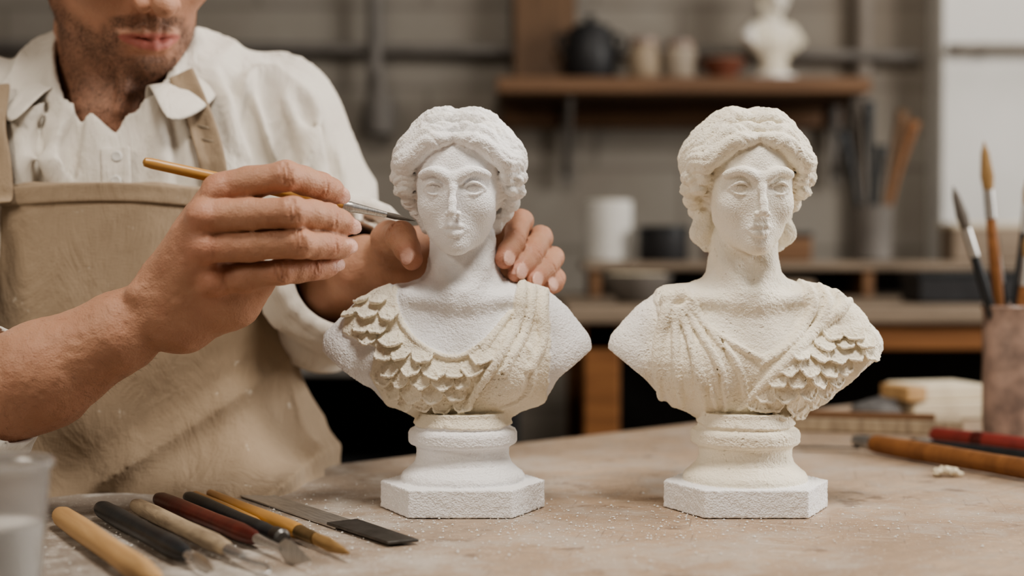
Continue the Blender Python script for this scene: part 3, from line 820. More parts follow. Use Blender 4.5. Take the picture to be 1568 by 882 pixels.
f.chain(D([(-478,1072,843),(-410,1058,872),(-345,1048,900),(-290,1042,928),(-250,1040,950)]),[46,43,37,28.5,24],10)
f.chain(D([(-420,1066,858),(-350,1060,890),(-285,1052,925)]),[34,33,22],14)
f.ell(sk((-268,1022,956)),(9,8,8),9)
for A,B,r1,r2 in [((-254,1038,966),(-208,1011,1031),18,12),((-256,1034,956),(-217,1003,1012),19,12.5),((-250,1034,944),(-218,1007,990),20,12.5),((-244,1040,934),(-213,1019,967),20,12)]:
    f.cone(sk(A),sk(B),r1,r2,9)
f.ell(sk((-216,1040,990)),(32,20,44),14)
f.chain(D([(-240,1046,936),(-205,1040,952),(-186,1034,966)]),[22,20,15],12)
for p in[(-206,1004,1031),(-216,995,1012),(-217,999,990),(-212,1011,967)]:
    f.ell(sk(p),(11,9,9.5),6); rp.append((sk(p),14,.55))
f.chain(D([(-250,1022,972),(-206,1003,1030)]),[3,3],7)
f.chain(D([(-248,1020,966),(-217,996,1012)]),[3,3],7); f.chain(D([(-250,1017,956),(-218,1000,990)]),[3,3],7); f.chain(D([(-246,1020,946),(-213,1012,967)]),[3,3],7)
fin=[([(-208,1011,1031),(-159.3,1002,1040.3),(-137.7,1024,1034.8),(-128.3,1042,1029.5)],[12.6,10.4,9.2,7.8]),
     ([(-217,1003,1012),(-152.7,992,1014.8),(-130.3,1014,1011.4),(-119.5,1032,1006.5)],[12.4,10.5,9.4,8.0]),
     ([(-218,1007,990),(-148,996,993.0),(-130.8,1014,991.8),(-122,1031,990.5)],[12,10.2,9.1,7.8]),
     ([(-213,1019,967),(-163.2,1009,972.6),(-143.3,1022,975.5),(-132.5,1034,976.5)],[11,9.0,8.1,7.2])]
for P_,r_ in fin: finger(f,D(P_),[x*1.02 for x in r_],dz,1.4,rp)
finger(f,D([(-236,1064,968),(-200,1074,1000),(-166,1068,1014),(-140,1056,1016)]),[19,14,11,8.8],(-.1,.9,.5),6,rp)
for a,b in(((-185,1002,1026),(-158,1002,1027)),((-190,996,1002),(-155,996,1003.5)),((-188,1002,980),(-160,1004,983))):
    f.chain(D([a,b]),[.8,1.6],2,None,'sub')
f.disp(lambda P,m:(vnoise(P/13.,4)*.8+vnoise(P/4.5,6)*.28),6)
f.mesh('right_arm_and_hand',M_skin,1e-3,{'nail':lambda P,m:m,'red':redfn(rp),'lip':zero,'beard':zero},man)
P=f.pos; cand=np.argwhere((P[:,0]<-265)&(P[:,1]<1090))[:,0]; cand=rng.choice(cand,size=1300)
V=[];Fc=[]
for c in cand:
    p=P[c]; o=np.array([0,-.9,.4]); dr=np.array([.75,-.25,-.45])+rng.normal(0,.3,3); dr/=np.linalg.norm(dr); ln=rng.uniform(4,9)
    sd=np.cross(dr,o); sd/=np.linalg.norm(sd); b=len(V); r=.045
    V+=[(p+sd*r)*1e-3,(p-sd*r)*1e-3,(p+o*.12)*1e-3,(p+dr*ln+o*1.2)*1e-3]
    Fc+=[(b,b+1,b+3),(b+1,b+2,b+3),(b+2,b,b+3)]
mk('forearm_hair',V,Fc,M_hair,man)
f=Field((-215,1120,900),(60,1400,1050),1.1); rp=[]
f.chain([(-176,1370,948),(-155,1310,962),(-132,1262,972),(-112,1246,978)],[42,38,28,24],10)
f.ell((-66,1244,980),(50,15,32),14)
f.ell((-96,1236,980),(26,20,26),12)
for P_,r_ in [([(-30,1238,1000),(7,1205,1013),(2,1172,996),(-6,1154,981)],[11.5,9.6,8.8,7.6]),
     ([(-26,1244,982),(24,1214,999),(15,1180,984),(4,1158,970)],[11.5,9.8,9,7.8]),
     ([(-26,1246,966),(34,1218,982),(28,1188,972),(17,1168,963)],[11,9.4,8.6,7.6]),
     ([(-30,1244,954),(36,1214,965),(35,1196,962),(30,1184,959)],[10,8.2,7.6,6.8])]:
    finger(f,P_,r_,(.75,-.75,.3),1.6,rp)
finger(f,[(-106,1236,984),(-103,1200,998),(-91,1168,1000),(-81,1148,981)],[19,14.5,11,8.8],(-.5,-.85,.4),6,rp)
f.disp(lambda P,m:(vnoise(P/13.,4)*.7+vnoise(P/4.5,6)*.2),6)
f.mesh('left_arm_and_hand',M_skin,1e-3,{'nail':lambda P,m:m,'red':redfn(rp),'lip':zero,'beard':zero},man)
# stool
st=empty('wooden_stool',(-.36,1.42,0))
lathe('seat',[(.50,.15),(.505,.17),(.53,.175),(.545,.168),(.548,.12)],M_brownwood,st)
for i in range(4):
    a=math.pi/4+i*math.pi/2; lathe('leg_%d'%(i+1),[(0,.014),(.25,.018),(.51,.016)],M_brownwood,st,p0=(.2*math.cos(a),.2*math.sin(a),0),p1=(.12*math.cos(a),.12*math.sin(a),.51),seg=16)
for i in range(4):
    a=math.pi/4+i*math.pi/2;b=a+math.pi/2; tube('rung_%d'%(i+1),[(.17*math.cos(a),.17*math.sin(a),.2),(.17*math.cos(b),.17*math.sin(b),.2)],.009,M_brownwood,st)
# ================================================================== PAINTBRUSH in hand
def rods(name,p0,p1,parts,flatr=0):
    p0=Vector(p0);p1=Vector(p1); e=empty(name,p0); L=(p1-p0).length; d=(p1-p0)
    for nm,prof,mat,fl in parts:
        lathe(nm,[(t*L,r) for t,r in prof],mat,e,p0=(0,0,0),p1=d,seg=28,flat=fl,roll=flatr)
    return e
rods('paintbrush',(-.2695,1.040,1.0530),(-.0765,1.126,1.0117),[
 ('handle',[(0,.001),(.006,.0033),(.03,.0040),(.3,.0043),(.6,.0042),(.725,.0036)],M_ywood,1),
 ('ferrule',[(.715,.0039),(.72,.0042),(.74,.0040),(.745,.0043),(.755,.0040),(.86,.0026),(.885,.0024)],M_steel,1),
 ('bristles',[(.88,.0021),(.92,.0024),(.97,.0012),(1.0,.0002)],M_wetbr,1)])
# ================================================================== WORK TABLE
u=Vector((.755,.656,0)).normalized(); n_=Vector((u.y,-u.x,0)); A=Vector((-.38,1.21,0))
def tp(a,b): return A+u*a+n_*b
wt=empty('work_table')
def table_mat():
    m,nt,b=newmat('worn_table_top'); v=objco(nt)
    n1=noise(nt,3.2,7,.66,v,.6); c=ramp(nt,n1.outputs['Fac'],[(.32,(.27,.19,.13)),(.50,(.43,.32,.23)),(.68,(.54,.42,.315))]).outputs[0]
    g=noise(nt,30,6,.75,v); gm=ramp(nt,g.outputs['Fac'],[(.42,(0,0,0)),(.62,(1,1,1))]).outputs[0]
    c=mixc(nt,math_(nt,'MULTIPLY',gm,.65),c,(.27,.20,.145))
    vg=objco(nt,(1,16,1),-.715); gr=noise(nt,7,6,.65,vg,.3); grm=ramp(nt,gr.outputs['Fac'],[(.46,(0,0,0)),(.60,(1,1,1))]).outputs[0]
    c=mixc(nt,math_(nt,'MULTIPLY',grm,.5),c,(.33,.24,.17))
    vs=objco(nt,(3,90,1),.35); sc=noise(nt,5,2,.5,vs); scm=ramp(nt,sc.outputs['Fac'],[(.66,(0,0,0)),(.69,(1,1,1))]).outputs[0]
    c=mixc(nt,math_(nt,'MULTIPLY',scm,.55),c,(.66,.59,.49))
    vs2=objco(nt,(80,3,1),.2); sc2=noise(nt,5,2,.5,vs2); scm2=ramp(nt,sc2.outputs['Fac'],[(.68,(0,0,0)),(.71,(1,1,1))]).outputs[0]
    c=mixc(nt,math_(nt,'MULTIPLY',scm2,.6),c,(.18,.13,.10))
    sep=N(nt,'ShaderNodeSeparateXYZ'); nt.links.new(v,sep.inputs[0])
    left=math_(nt,'MULTIPLY',math_(nt,'SUBTRACT',.05,sep.outputs[0]),3.2,True)
    c=mixc(nt,math_(nt,'MULTIPLY',left,.75),c,(.215,.20,.185))
    d=noise(nt,15,8,.75,v); dm=ramp(nt,d.outputs['Fac'],[(.47,(0,0,0)),(.60,(1,1,1))]).outputs[0]
    dd=math_(nt,'MULTIPLY',dm,math_(nt,'ADD',math_(nt,'MULTIPLY',left,.30),.30),True)
    c=mixc(nt,dd,c,(.64,.61,.57))
    sp=noise(nt,300,3,.6,v); spm=ramp(nt,sp.outputs['Fac'],[(.62,(0,0,0)),(.68,(1,1,1))]).outputs[0]
    c=mixc(nt,math_(nt,'MULTIPLY',spm,.6),c,(.78,.74,.68))
    st=noise(nt,24,5,.6,v); stm=ramp(nt,st.outputs['Fac'],[(.61,(0,0,0)),(.68,(1,1,1))]).outputs[0]
    c=mixc(nt,math_(nt,'MULTIPLY',stm,.6),c,(.16,.11,.08))
    nt.links.new(c,b.inputs['Base Color'])
    rr=ramp(nt,g.outputs['Fac'],[(.3,(.42,)*3),(.7,(.68,)*3)]); nt.links.new(rr.outputs[0],b.inputs['Roughness'])
    b.inputs['Specular IOR Level'].default_value=.35
    p=bump(nt,b,d.outputs['Fac'],.35,.002); p=bump(nt,b,sp.outputs['Fac'],.35,.001,p); bump(nt,b,gr.outputs['Fac'],.3,.0015,p); return m
M_table=table_mat()
c4=[tp(-.55,0),tp(1.50,0),tp(1.50,1.12),tp(-.55,1.12)]
V=[(p.x,p.y,TZ) for p in c4]+[(p.x,p.y,TZ-.04) for p in c4]
mk('table_top',V,[(3,2,1,0),(4,5,6,7),(0,1,5,4),(1,2,6,5),(2,3,7,6),(3,0,4,7)],M_table,wt,False,.003)
for i,(a,b) in enumerate(((-.50,.05),(1.45,.05),(1.45,1.07),(-.50,1.07))):
    p=tp(a,b); box('leg_%d'%(i+1),(p.x,p.y,.37),(.06,.06,.739),M_brownwood,wt,.004,(0,0,math.atan2(u.y,u.x)))
for i,(a0,b0,a1,b1) in enumerate(((-.5,.05,1.45,.05),(-.5,1.07,1.45,1.07),(1.45,.05,1.45,1.07),(-.5,.05,-.5,1.07))):
    p=tp((a0+a1)/2,(b0+b1)/2); L=math.hypot(a1-a0,b1-b0)
    box('rail_%d'%(i+1),(p.x,p.y,.70),(L,.025,.078),M_brownwood,wt,.003,(0,0,math.atan2(u.y,u.x)+(0 if i<2 else math.pi/2)))
V=[];Fc=[]
def crumb(x,y,s):
    b=len(V); t=[(1,0,0),(-1,0,0),(0,1,0),(0,-1,0),(0,0,1.1),(0,0,-.2)]
    a=random.random()*6
    for q in t:
        q=Vector(q)*s*random.uniform(.6,1.2); q.rotate(Euler((0,0,a))); V.append((x+q.x,y+q.y,TZ+.0006+q.z*.8+s*.15))
    for fc in((0,2,4),(2,1,4),(1,3,4),(3,0,4),(2,0,5),(1,2,5),(3,1,5),(0,3,5)): Fc.append(tuple(b+k for k in fc))
for i in range(2200):
    c=random.choice([(-.04,1.08,.10),(.19,1.08,.09),(-.12,1.12,.12),(-.2,1.05,.13),(.05,1.05,.15),(-.07,1.0,.16)])
    x=random.gauss(c[0],c[2]); y=random.gauss(c[1],c[2]*.5)
    if y<1.17+.868*(x+.38) : crumb(x,y,random.choice([.0003,.0004,.0005,.0006,.0009,.0013]))
mk('plaster_crumbs',V,Fc,M_whitecard,None,False)
f=Field((-.025,-.02,-.004),(.025,.02,.016),.0009)
for i in range(16): 
    a=random.uniform(0,6.28); q=random.random()**.6; f.ell((math.cos(a)*.014*q,math.sin(a)*.010*q,.003+.003*(1-q)),(random.uniform(.002,.005),)*2+(random.uniform(.002,.004),),.001)
f.disp(lambda P,m:vnoise(P*500,3)*.0012,.004); f.d=np.maximum(f.d,-f.ax[2][None,None,:]+0*f.d)
o=f.mesh('plaster_crumb_pile',M_plasterw,1.0); o.location=(.403,1.31,TZ+.0008)
# ================================================================== TOOLS
def T(name,p0,p1,parts,r=.007,fl=0):
    return rods(name,(p0[0],p0[1],TZ+r+.0005),(p1[0],p1[1],TZ+r+.0005),parts,fl)
def handle(t0,t1,r,mat,nm='handle'):
    q=lambda a:t0+(t1-t0)*a
    return (nm,[(q(0),r*.35),(q(.02),r*.75),(q(.06),r*.93),(q(.25),r),(q(.6),r*.92),(q(.85),r*1.0),(q(.96),r*.8),(q(1),r*.45)],mat,1)
T('wooden_modelling_tool',(-.342,1.069),(-.212,.845),[handle(0,1,.0084,M_lightwood)],.009)
T('steel_point_tool',(-.321,1.102),(-.186,.884),[handle(0,.80,.0074,M_black),('shank',[(.79,.003),(.85,.0026)],M_steel,1),('blade',[(.84,.003),(.88,.0065),(.94,.006),(1,.0006)],M_steel,.22)],.008)
T('loop_tool',(-.2985,1.119),(-.176,.925),[handle(0,.90,.0066,M_creamw),('ferrule',[(.89,.0042),(.93,.004),(1,.0028)],M_steel,1)],.0075)
lt=bpy.data.objects['loop_tool']
p=Vector((-.176,.925,TZ+.0065)); base=Vector(lt.location)
tube('hook',[tuple(p-base+Vector(o)) for o in((-.001,.002,0),(.010,-.012,.0),(.020,-.022,0),(.022,-.032,-.002),(.014,-.034,-.003))],[.0018,.0016,.0014,.0012,.0008],M_steel,lt)
T('spear_scraper',(-.287,1.1455),(-.129,.910),[handle(0,.70,.0068,M_redw),('shank',[(.69,.0032),(.70,.0036),(.76,.0026),(.84,.0022)],M_steel,1),('blade',[(.82,.002),(.86,.008),(.90,.0085),(1,.0004)],M_steel,.14)],.0078)
T('carving_tool',(-.2677,1.164),(-.160,.990),[handle(0,.97,.0056,M_black),('end_cap',[(.93,.0060),(.99,.0062),(1,.004)],M_darksteel,1)],.0064)
T('flat_brush',(-.2530,1.18),(-.1078,.939),[('handle',[(0,.0015),(.02,.0035),(.3,.0045),(.6,.0060),(.68,.0058),(.70,.004)],M_ywood,1),('ferrule',[(.69,.0048),(.70,.0054),(.72,.0050),(.80,.0045)],M_brass,1),('bristles',[(.79,.0043),(.88,.0050),(.96,.0028),(1,.0006)],M_bristle,.7)],.0065)
T('thin_brush',(-.268,1.188),(-.185,1.05),[('handle',[(0,.0012),(.05,.0032),(.5,.0042),(.9,.0036),(1,.002)],M_ywood,1)],.0045)
sp=empty('steel_spatula',(-.232,1.221,TZ)); sp.rotation_euler[2]=math.atan2(1.000-1.226,-.080+.236)
def plate(name,out,z0,z1,mat,parent):
    n=len(out); V=[(x,y,z0) for x,y in out]+[(x,y,z1) for x,y in out]
    Fc=[tuple(range(n))[::-1],tuple(range(n,2*n))]+[(i,(i+1)%n,(i+1)%n+n,i+n) for i in range(n)]
    return mk(name,V,Fc,mat,parent,False,.0004)
plate('blade',[(0,-.010),(.004,-.0125),(.195,-.0125),(.195,.0125),(.004,.0125),(0,.010)],.0008,.0022,M_steel,sp)
plate('dark_tang',[(.182,-.013),(.272,-.0115),(.276,.0115),(.182,.013)],.0022,.0042,M_darksteel,sp)
kn=T('wood_handled_knife',(.366,1.465),(.500,1.222),[handle(0,1,.0100,M_orangewood),('ferrule',[(-.06,.006),(-.02,.0075),(.05,.0085)],M_steel,1)],.0105)
pk=empty('palette_knife',(.366,1.470,TZ)); pk.rotation_euler[2]=math.radians(170)
plate('blade',[(0,-.003),(.02,-.004),(.06,-.007),(.085,0),(.06,.006),(.02,.004),(0,.003)],.004,.0055,M_darksteel,pk)
pb=empty('plank_offcut',(.44,1.655,TZ)); pb.rotation_euler[2]=math.radians(-14)
box('board',(-.02,0,.0085),(.20,.075,.016),M_creamw,pb,.002); box('batten',(-.03,-.030,.0205),(.16,.010,.007),M_brownwood,pb,.001)
T2=lambda name,p0,p1,parts,z: rods(name,(p0[0],p0[1],TZ+z),(p1[0],p1[1],TZ+z),parts)
T2('red_wax_stick',(.455,1.535),(.56,1.39),[('stick',[(0,.006),(.02,.0085),(.5,.009),(.97,.0085),(1,.005)],M_red,1),('band',[(.3,.0093),(.31,.0096),(.36,.0096),(.37,.0093)],M_redw,1)],.0105)
T2('black_pencil_tool',(.418,1.51),(.55,1.35),[('handle',[(0,.001),(.05,.0045),(.5,.0055),(1,.004)],M_black,1),('ferrule',[(.08,.0052),(.14,.0056),(.16,.0054)],M_steel,1)],.0065)
blk=empty('stacked_plaster_boards',(.545,1.80,TZ)); blk.rotation_euler[2]=math.radians(8)
box('lower_board',(0,0,.012),(.115,.09,.022),M_plasterw,blk,.003); box('upper_board',(-.006,.004,.033),(.10,.08,.019),M_plasterw,blk,.003,(0,0,.12)); box('side_wood',(-.06,-.02,.0335),(.028,.06,.018),M_lightwood,blk,.002,(0,0,.2))
f=Field((-.05,-.04,-.01),(.05,.04,.05),.002)
f.ell((0,0,.012),(.032,.022,.012)); f.ell((.012,.004,.020),(.016,.014,.008),.006); f.disp(lambda P,m:vnoise(P*120,3)*.002,.01); f.d=np.maximum(f.d,-f.ax[2][None,None,:]+0*f.d)
o=f.mesh('grey_sharpening_stone',M_greystone,1.0); o.location=(.45,1.755,TZ+.001)
bp=empty('brush_pot',(.5575,1.575,TZ+.0005))
lathe('pot',[(0,.030),(.002,.033),(.02,.0345),(.12,.0345),(.140,.034),(.147,.0365),(.149,.0355),(.147,.032),(.13,.031),(.01,.030)],M_claycup,bp)
def potbrush(nm,b,t,mat,tip,ferr=.78,r=.0045):
    b=Vector(b);t=Vector(t);L=(t-b).length
    lathe(nm+'_handle',[(0,.0015),(.1*L,r*.8),(.6*L,r),(ferr*L,r*.85)],mat,bp,p0=b,p1=t,seg=16)
    lathe(nm+'_ferrule',[(ferr*L-.002,r*.95),(ferr*L+.03,r*.9)],M_steel,bp,p0=b,p1=t,seg=16)
    lathe(nm+'_bristles',[(ferr*L+.028,r*.85),(ferr*L+.045,r*1.15),(L*.96,r*.7),(L,.0004)],tip,bp,p0=b,p1=t,seg=16)
potbrush('brush_1',(.012,-.01,.01),(-.073,-.01,.280),M_black,M_wetbr,.72,.0058)
potbrush('brush_2',(.0,.012,.01),(-.036,.0,.330),M_orangewood,M_bristle,.74,.0064)
potbrush('brush_3',(.010,.010,.01),(-.022,.015,.245),M_black,M_wetbr,.70,.0055)
potbrush('brush_4',(-.01,-.012,.01),(.012,-.016,.235),M_orangewood,M_bristle,.72,.0075)
potbrush('brush_5',(-.012,.0,.01),(.020,.012,.300),M_black,M_bristle,.76,.005)
def plastic():
    m,nt,b=newmat('translucent_plastic'); b.inputs['Base Color'].default_value=(.78,.78,.78,1); b.inputs['Roughness'].default_value=.2
    b.inputs['Transmission Weight'].default_value=.9; b.inputs['IOR'].default_value=1.25
    n=noise(nt,60,3,.5,objco(nt)); bump(nt,b,n.outputs['Fac'],.1,.001); return m
cup=empty('plastic_cup',(-.293,.800,TZ+.0005))
lathe('cup_wall',[(0,.024),(.002,.025),(.075,.0305),(.084,.031),(.085,.0335),(.088,.0335),(.089,.032),(.088,.0308),(.075,.0298),(.004,.0243),(.0025,.01)],plastic(),cup,seg=64)
lathe('white_slip',[(.004,.0238),(.050,.0270),(.0525,.0268),(.052,.01)],simple('white_slip',(.70,.68,.62),(.66,.62,.57),20,.4),cup,seg=64)
# ================================================================== ROOM
def wall_mat():
    m,nt,b=newmat('painted_block_wall'); t=N(nt,'ShaderNodeTexCoord'); mp=N(nt,'ShaderNodeMapping'); mp.inputs['Rotation'].default_value=(math.pi/2,0,0)
    nt.links.new(t.outputs['Object'],mp.inputs['Vector'])
    br=N(nt,'ShaderNodeTexBrick'); br.inputs['Scale'].default_value=1; br.inputs['Brick Width'].default_value=.42; br.inputs['Row Height'].default_value=.20; br.inputs['Mortar Size'].default_value=.006
    br.inputs['Color1'].default_value=(.33,.31,.275,1); br.inputs['Color2'].default_value=(.30,.28,.25,1); br.inputs['Mortar'].default_value=(.21,.195,.175,1)
    nt.links.new(mp.outputs[0],br.inputs['Vector'])
    n=noise(nt,1.8,6,.65,t.outputs['Object']); nr=ramp(nt,n.outputs['Fac'],[(.35,(0,0,0)),(.7,(1,1,1))]); c=mixc(nt,math_(nt,'MULTIPLY',nr.outputs[0],.7),br.outputs['Color'],(.19,.155,.12))
    nt.links.new(c,b.inputs['Base Color']); b.inputs['Roughness'].default_value=.8; bump(nt,b,br.outputs['Fac'],.2,.004); return m
M_wall=wall_mat(); M_plain=simple('plain_plaster_wall',(.30,.27,.24),(.22,.195,.17),3,.85)
M_pier=simple('light_limewash',(.88,.88,.86),(.76,.76,.74),4,.85)
M_floor=simple('concrete_floor',(.10,.08,.07),(.06,.05,.04),4,.8)
WY=3.55
box('wall_back',(0,WY+.05,1.4),(5.4,.1,2.8),M_wall,None,0); box('wall_left',(-2.7,1.0,1.4),(.1,5.1,2.8),M_plain,None,0)
box('wall_front',(0,-1.55,1.4),(5.4,.1,2.8),M_plain,None,0)
box('floor',(0,1.0,-.05),(5.5,5.3,.1),M_floor,None,0); box('ceiling',(0,1.0,2.85),(5.5,5.3,.1),M_plain,None,0)
wr=empty('wall_right',(2.7,0,0))
box('below_window',(0,1.0,.5),(.1,5.1,1.0),M_plain,wr,0); box('above_window',(0,1.0,2.6),(.1,5.1,.4),M_plain,wr,0)
box('side_near',(0,-.875,1.7),(.1,1.35,1.4),M_plain,wr,0); box('side_far',(0,2.775,1.7),(.1,1.55,1.4),M_plain,wr,0)
wn=empty('window_1',(2.7,.9,1.7))
for nm,c,s in(('sill',(-.03,0,-.70),(.16,2.24,.04)),('head',(0,0,.68),(.08,2.2,.04)),('jamb_1',(0,-1.08,0),(.08,.04,1.36)),('jamb_2',(0,1.08,0),(.08,.04,1.36)),('mullion_1',(0,-.36,0),(.05,.03,1.34)),('mullion_2',(0,.36,0),(.05,.03,1.34)),('transom',(0,0,.2),(.05,2.12,.03))):
    box(nm,c,s,M_whitecard,wn,.003)
pr=box('wall_pier',(1.42,WY-.06,1.4),(.77,.12,2.8),M_pier,None,.004)
pp=empty('wall_pipework',(0,WY,0))
tube('horizontal_pipe',[(-1.6,-.05,1.50),(0,-.05,1.485),(1.0,-.05,1.47)],.014,M_pipe,pp); 
tube('drop_pipe',[(-.335,-.06,2.7),(-.335,-.06,1.9),(-.335,-.06,1.37)],.018,M_pipe,pp)
lathe('valve',[(0,.012),(.01,.035),(.05,.042),(.09,.038),(.12,.016),(.16,.014)],M_pipe,pp,loc=(-.325,-.07,1.27))
pq=empty('conduit_pipe',(0,WY,0)); tube('pipe',[(.865,-.03,2.7),(.865,-.03,1.8),(.865,-.03,.95)],.021,M_plain,pq)
for i,z in enumerate((1.2,1.7)): box('clip_%d'%(i+1),(.865,-.02,z),(.07,.04,.02),M_pipe,pq,.003)
pr2=empty('pier_pipe',(1.42,WY-.12,1.475)); tube('pipe',[(-.38,-.03,0),(0,-.03,.0),(.38,-.03,0)],.013,M_plain,pr2)
for i in(-1,1): box('bracket_%d'%(i+2),(i*.3,-.015,0),(.02,.03,.03),M_pipe,pr2,.002)
sh=empty('wall_shelf',(.395,WY,1.375))
box('plank',(0,-.14,0),(.86,.28,.036),M_brownwood,sh,.004); box('back_rail',(0,-.015,-.05),(.84,.03,.05),M_brownwood,sh,.003)
for i,x in enumerate((-.26,.40)):
    box('bracket_upright_%d'%(i+1),(x,-.04,-.12),(.02,.022,.19),M_pipe,sh,.002); tube('bracket_brace_%d'%(i+1),[(x,-.04,-.20),(x,-.24,-.02)],.008,M_pipe,sh)
SZ=1.3935
def obj_lathe(name,prof,mat,loc,extra=None):
    e=empty(name,loc); lathe('body',prof,mat,e); 
    if extra: extra(e)
    return e
def kett(e):
    lathe('lid',[(.128,.045),(.138,.03),(.142,.01),(.155,.012),(.16,.004)],M_darkbox,e)
    tube('side_handle_1',[(-.055,0,.115),(-.078,0,.10),(-.062,0,.07)],.006,M_darkbox,e); tube('side_handle_2',[(.055,0,.115),(.078,0,.10),(.062,0,.07)],.006,M_darkbox,e)
obj_lathe('dark_stock_pot',[(0,.052),(.01,.060),(.07,.064),(.11,.056),(.13,.046)],M_darkbox,(.185,3.38,SZ),kett)
def rim(e): lathe('lid',[(.08,.03),(.082,.034),(.095,.034),(.098,.028)],M_claycup,e)
obj_lathe('ceramic_jar',[(0,.028),(.01,.036),(.05,.038),(.08,.030)],simple('cream_glaze',(.40,.32,.23)),(.306,3.34,SZ),rim)
obj_lathe('ceramic_jar.001',[(0,.032),(.01,.040),(.07,.042),(.08,.034)],simple('pale_glaze',(.42,.36,.29)),(.395,3.38,SZ),rim)
def bowlr(e): lathe('inner',[(.048,.052),(.05,.054),(.052,.05),(.03,.03)],M_plasterw,e)
obj_lathe('shallow_bowl',[(0,.024),(.006,.026),(.03,.045),(.05,.054)],simple('red_clay',(.22,.08,.05)),(.497,3.36,SZ),bowlr)
bs=bpy.data.objects.new('shelf_plaster_bust',bR.data); COL.objects.link(bs); bs.location=(.625,3.40,SZ+.001); bs.scale=(.80,)*3; bs.rotation_euler[2]=.5
lp=empty('leaning_wood_panel',(.08,3.475,SZ)); box('panel',(0,0,.20),(.15,.022,.40),M_panel,lp,.003,(-.12,0,0)); box('cross_batten',(0,-.02,.32),(.15,.012,.03),M_brownwood,lp,.002,(-.12,0,0))
bb=empty('back_workbench',(.95,2.75,0))
box('top',(0,0,.885),(1.72,.80,.03),M_benchtop,bb,.004); box('front_rail',(0,-.37,.848),(1.66,.03,.044),M_orangewood,bb,.003)
for i,(x,y) in enumerate(((-.80,-.35),(.80,-.35),(-.80,.35),(.80,.35))): box('leg_%d'%(i+1),(x,y,.435),(.06,.07,.868),M_orangewood,bb,.004)
box('lower_shelf',(0,0,.25),(1.6,.7,.025),M_brownwood,bb,.003); box('back_board',(0,.10,.56),(1.6,.02,.6),M_darkbox,bb,.002)
rs=empty('bench_riser',(.72,2.98,.9005)); box('top',(0,0,.062),(1.15,.24,.016),M_benchtop,rs,.002)
for i,x in enumerate((-.55,0,.55)): box('foot_%d'%(i+1),(x,0,.027),(.02,.22,.054),M_brownwood,rs,.002)
box('back_panel',(0,.10,.027),(1.1,.01,.05),M_darkbox,rs,.001)
RZ=.9715
def rollx(e): lathe('core_hole',[(.125,.018),(.128,.018),(.129,.012)],M_creamw,e)
obj_lathe('paper_towel_roll',[(0,.046),(.002,.050),(.122,.050),(.126,.046),(.126,.02)],M_whitecard,(.20,2.96,RZ),rollx)
def tin(e): lathe('lid',[(.06,.05),(.061,.053),(.07,.053),(.072,.046)],M_black,e)
obj_lathe('dark_tin',[(0,.048),(.003,.05),(.06,.05)],M_darkbox,(.31,2.92,RZ),tin)
obj_lathe('glass_jar',[(0,.03),(.003,.034),(.05,.034),(.06,.028)],M_claycup,(.43,2.95,RZ),lambda e:lathe('lid',[(.058,.03),(.06,.032),(.075,.032),(.077,.028)],M_brass,e))
def bj(e):
    for i,(x,y,z,m) in enumerate([(-.06,0,.27,M_black),(-.03,.01,.30,M_wetbr),(.02,0,.24,M_black),(.09,.01,.29,M_orangewood),(.06,-.01,.31,M_panel),(-.01,-.01,.33,M_black)]):
        tube('brush_%d'%(i+1),[(x*.2,y,.02),(x*.6,y,z*.6),(x,y,z)],[.005,.006,.013],m,e,sm=4)
obj_lathe('brush_jar',[(0,.036),(.003,.04),(.11,.042),(.115,.044),(.113,.038),(.02,.036)],M_pipe,(.745,2.95,RZ),bj)
def bxx(name,loc,s,m,lid):
    e=empty(name,loc); box('body',(0,0,s[2]/2),s,m,e,.004); box('lid',(0,0,s[2]+.004),(s[0]*1.03,s[1]*1.03,.01),lid,e,.002); return e
bxx('black_toolbox',(.80,2.52,.9005),(.19,.12,.045),M_darkbox,M_black)
bxx('card_box',(.98,2.95,RZ),(.16,.10,.07),M_benchtop,M_plasterw)
bxx('small_dark_box',(.56,2.93,RZ),(.10,.08,.05),M_brownwood,M_darkbox)
bxx('paint_tin_box',(.45,2.50,.9005),(.14,.10,.03),M_pipe,M_benchtop)
obj_lathe('mixing_bowl',[(0,.03),(.004,.035),(.035,.06),(.05,.066)],M_pipe,(.22,2.52,.9005),bowlr)
cb=empty('low_cabinet',(-.42,2.55,0))
box('top',(0,0,.80),(.90,.46,.03),M_pipe,cb,.004); box('carcass_back',(0,.2,.40),(.86,.02,.76),M_darkbox,cb,0)
for i,x in enumerate((-.42,0,.42)): box('upright_%d'%(i+1),(x,0,.3925),(.025,.42,.785),M_darkbox,cb,.002)
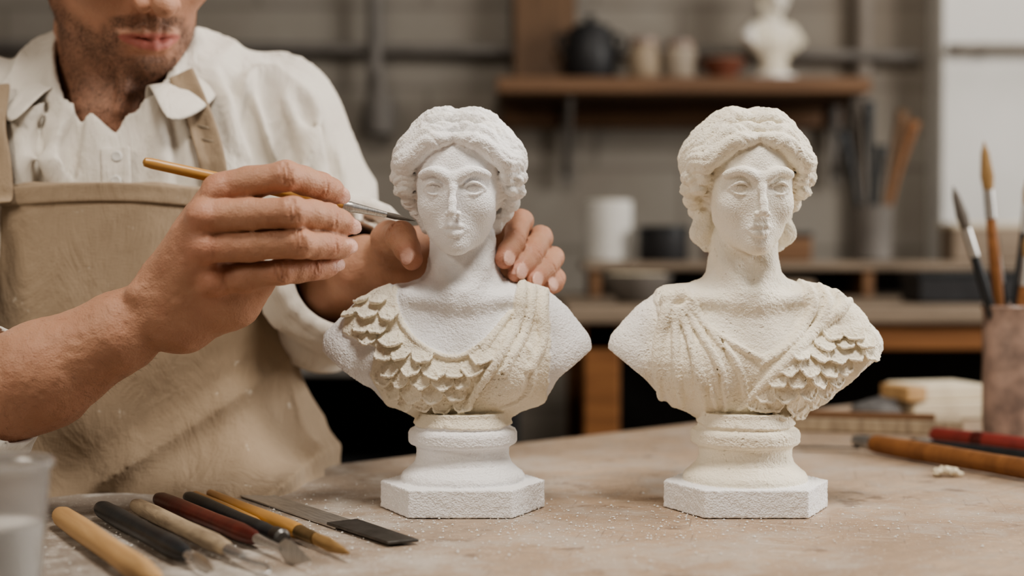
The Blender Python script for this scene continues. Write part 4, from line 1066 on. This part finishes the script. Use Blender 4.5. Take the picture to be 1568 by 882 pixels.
for i,z in enumerate((.12,.45,.62)): box('shelf_%d'%(i+1),(0,0,z),(.84,.42,.02),M_darkbox,cb,.002)
tr=empty('steel_tray',(-.30,2.50,.8155)); box('base',(0,0,.003),(.34,.24,.006),M_darksteel,tr,.002)
for i,(x,y,a,b) in enumerate(((0,.12,.34,.006),(0,-.12,.34,.006),(.17,0,.006,.24),(-.17,0,.006,.24))): box('side_%d'%(i+1),(x,y,.012),(a,b,.024),M_darksteel,tr,.001)
# ================================================================== LIGHTS
def area(name,loc,tgt,sx,sy,e,c):
    l=bpy.data.lights.new(name,'AREA'); l.shape='RECTANGLE'; l.size=sx; l.size_y=sy; l.energy=e; l.color=c
    o=bpy.data.objects.new(name,l); COL.objects.link(o); o.location=loc; o.rotation_euler=(Vector(tgt)-Vector(loc)).to_track_quat('-Z','Y').to_euler(); return o
area('window_daylight',(2.5,1.45,1.85),(0,1.2,.95),1.2,1.0,50,(1,.95,.88))
area('overhead_softbox',(.30,.52,2.5),(.05,1.2,.95),.5,.5,23,(1,.93,.84))  # unseen softbox added overhead, shapes the brow and chin shadows
area('left_fill_light',(-1.4,.0,2.0),(.0,1.2,.95),.6,.6,10,(1,.88,.74))  # added front-left fill, out of view, softens the shadows
area('back_wall_fill',(1.3,2.9,2.7),(1.2,3.4,1.2),.8,.5,4,(1,.93,.84))  # unseen fill added to set the brightness of back wall and pier
w=bpy.data.worlds.new('world'); scene.world=w; w.use_nodes=True; w.node_tree.nodes['Background'].inputs[0].default_value=(.75,.85,1,1); w.node_tree.nodes['Background'].inputs[1].default_value=.6
# ================================================================== CAMERA
cam=bpy.data.cameras.new('camera'); co=bpy.data.objects.new('camera',cam); COL.objects.link(co); co.location=(0,0,.985); co.rotation_euler=(math.radians(90-1.34),0,0)
cam.lens=50; cam.sensor_width=36; cam.dof.use_dof=True; cam.dof.focus_distance=1.10; cam.dof.aperture_fstop=2.8; cam.clip_start=.02
scene.camera=co
scene.view_settings.view_transform='AgX'
try: scene.view_settings.look='AgX - Medium High Contrast'
except Exception as e: print(e)
scene.view_settings.exposure=.28
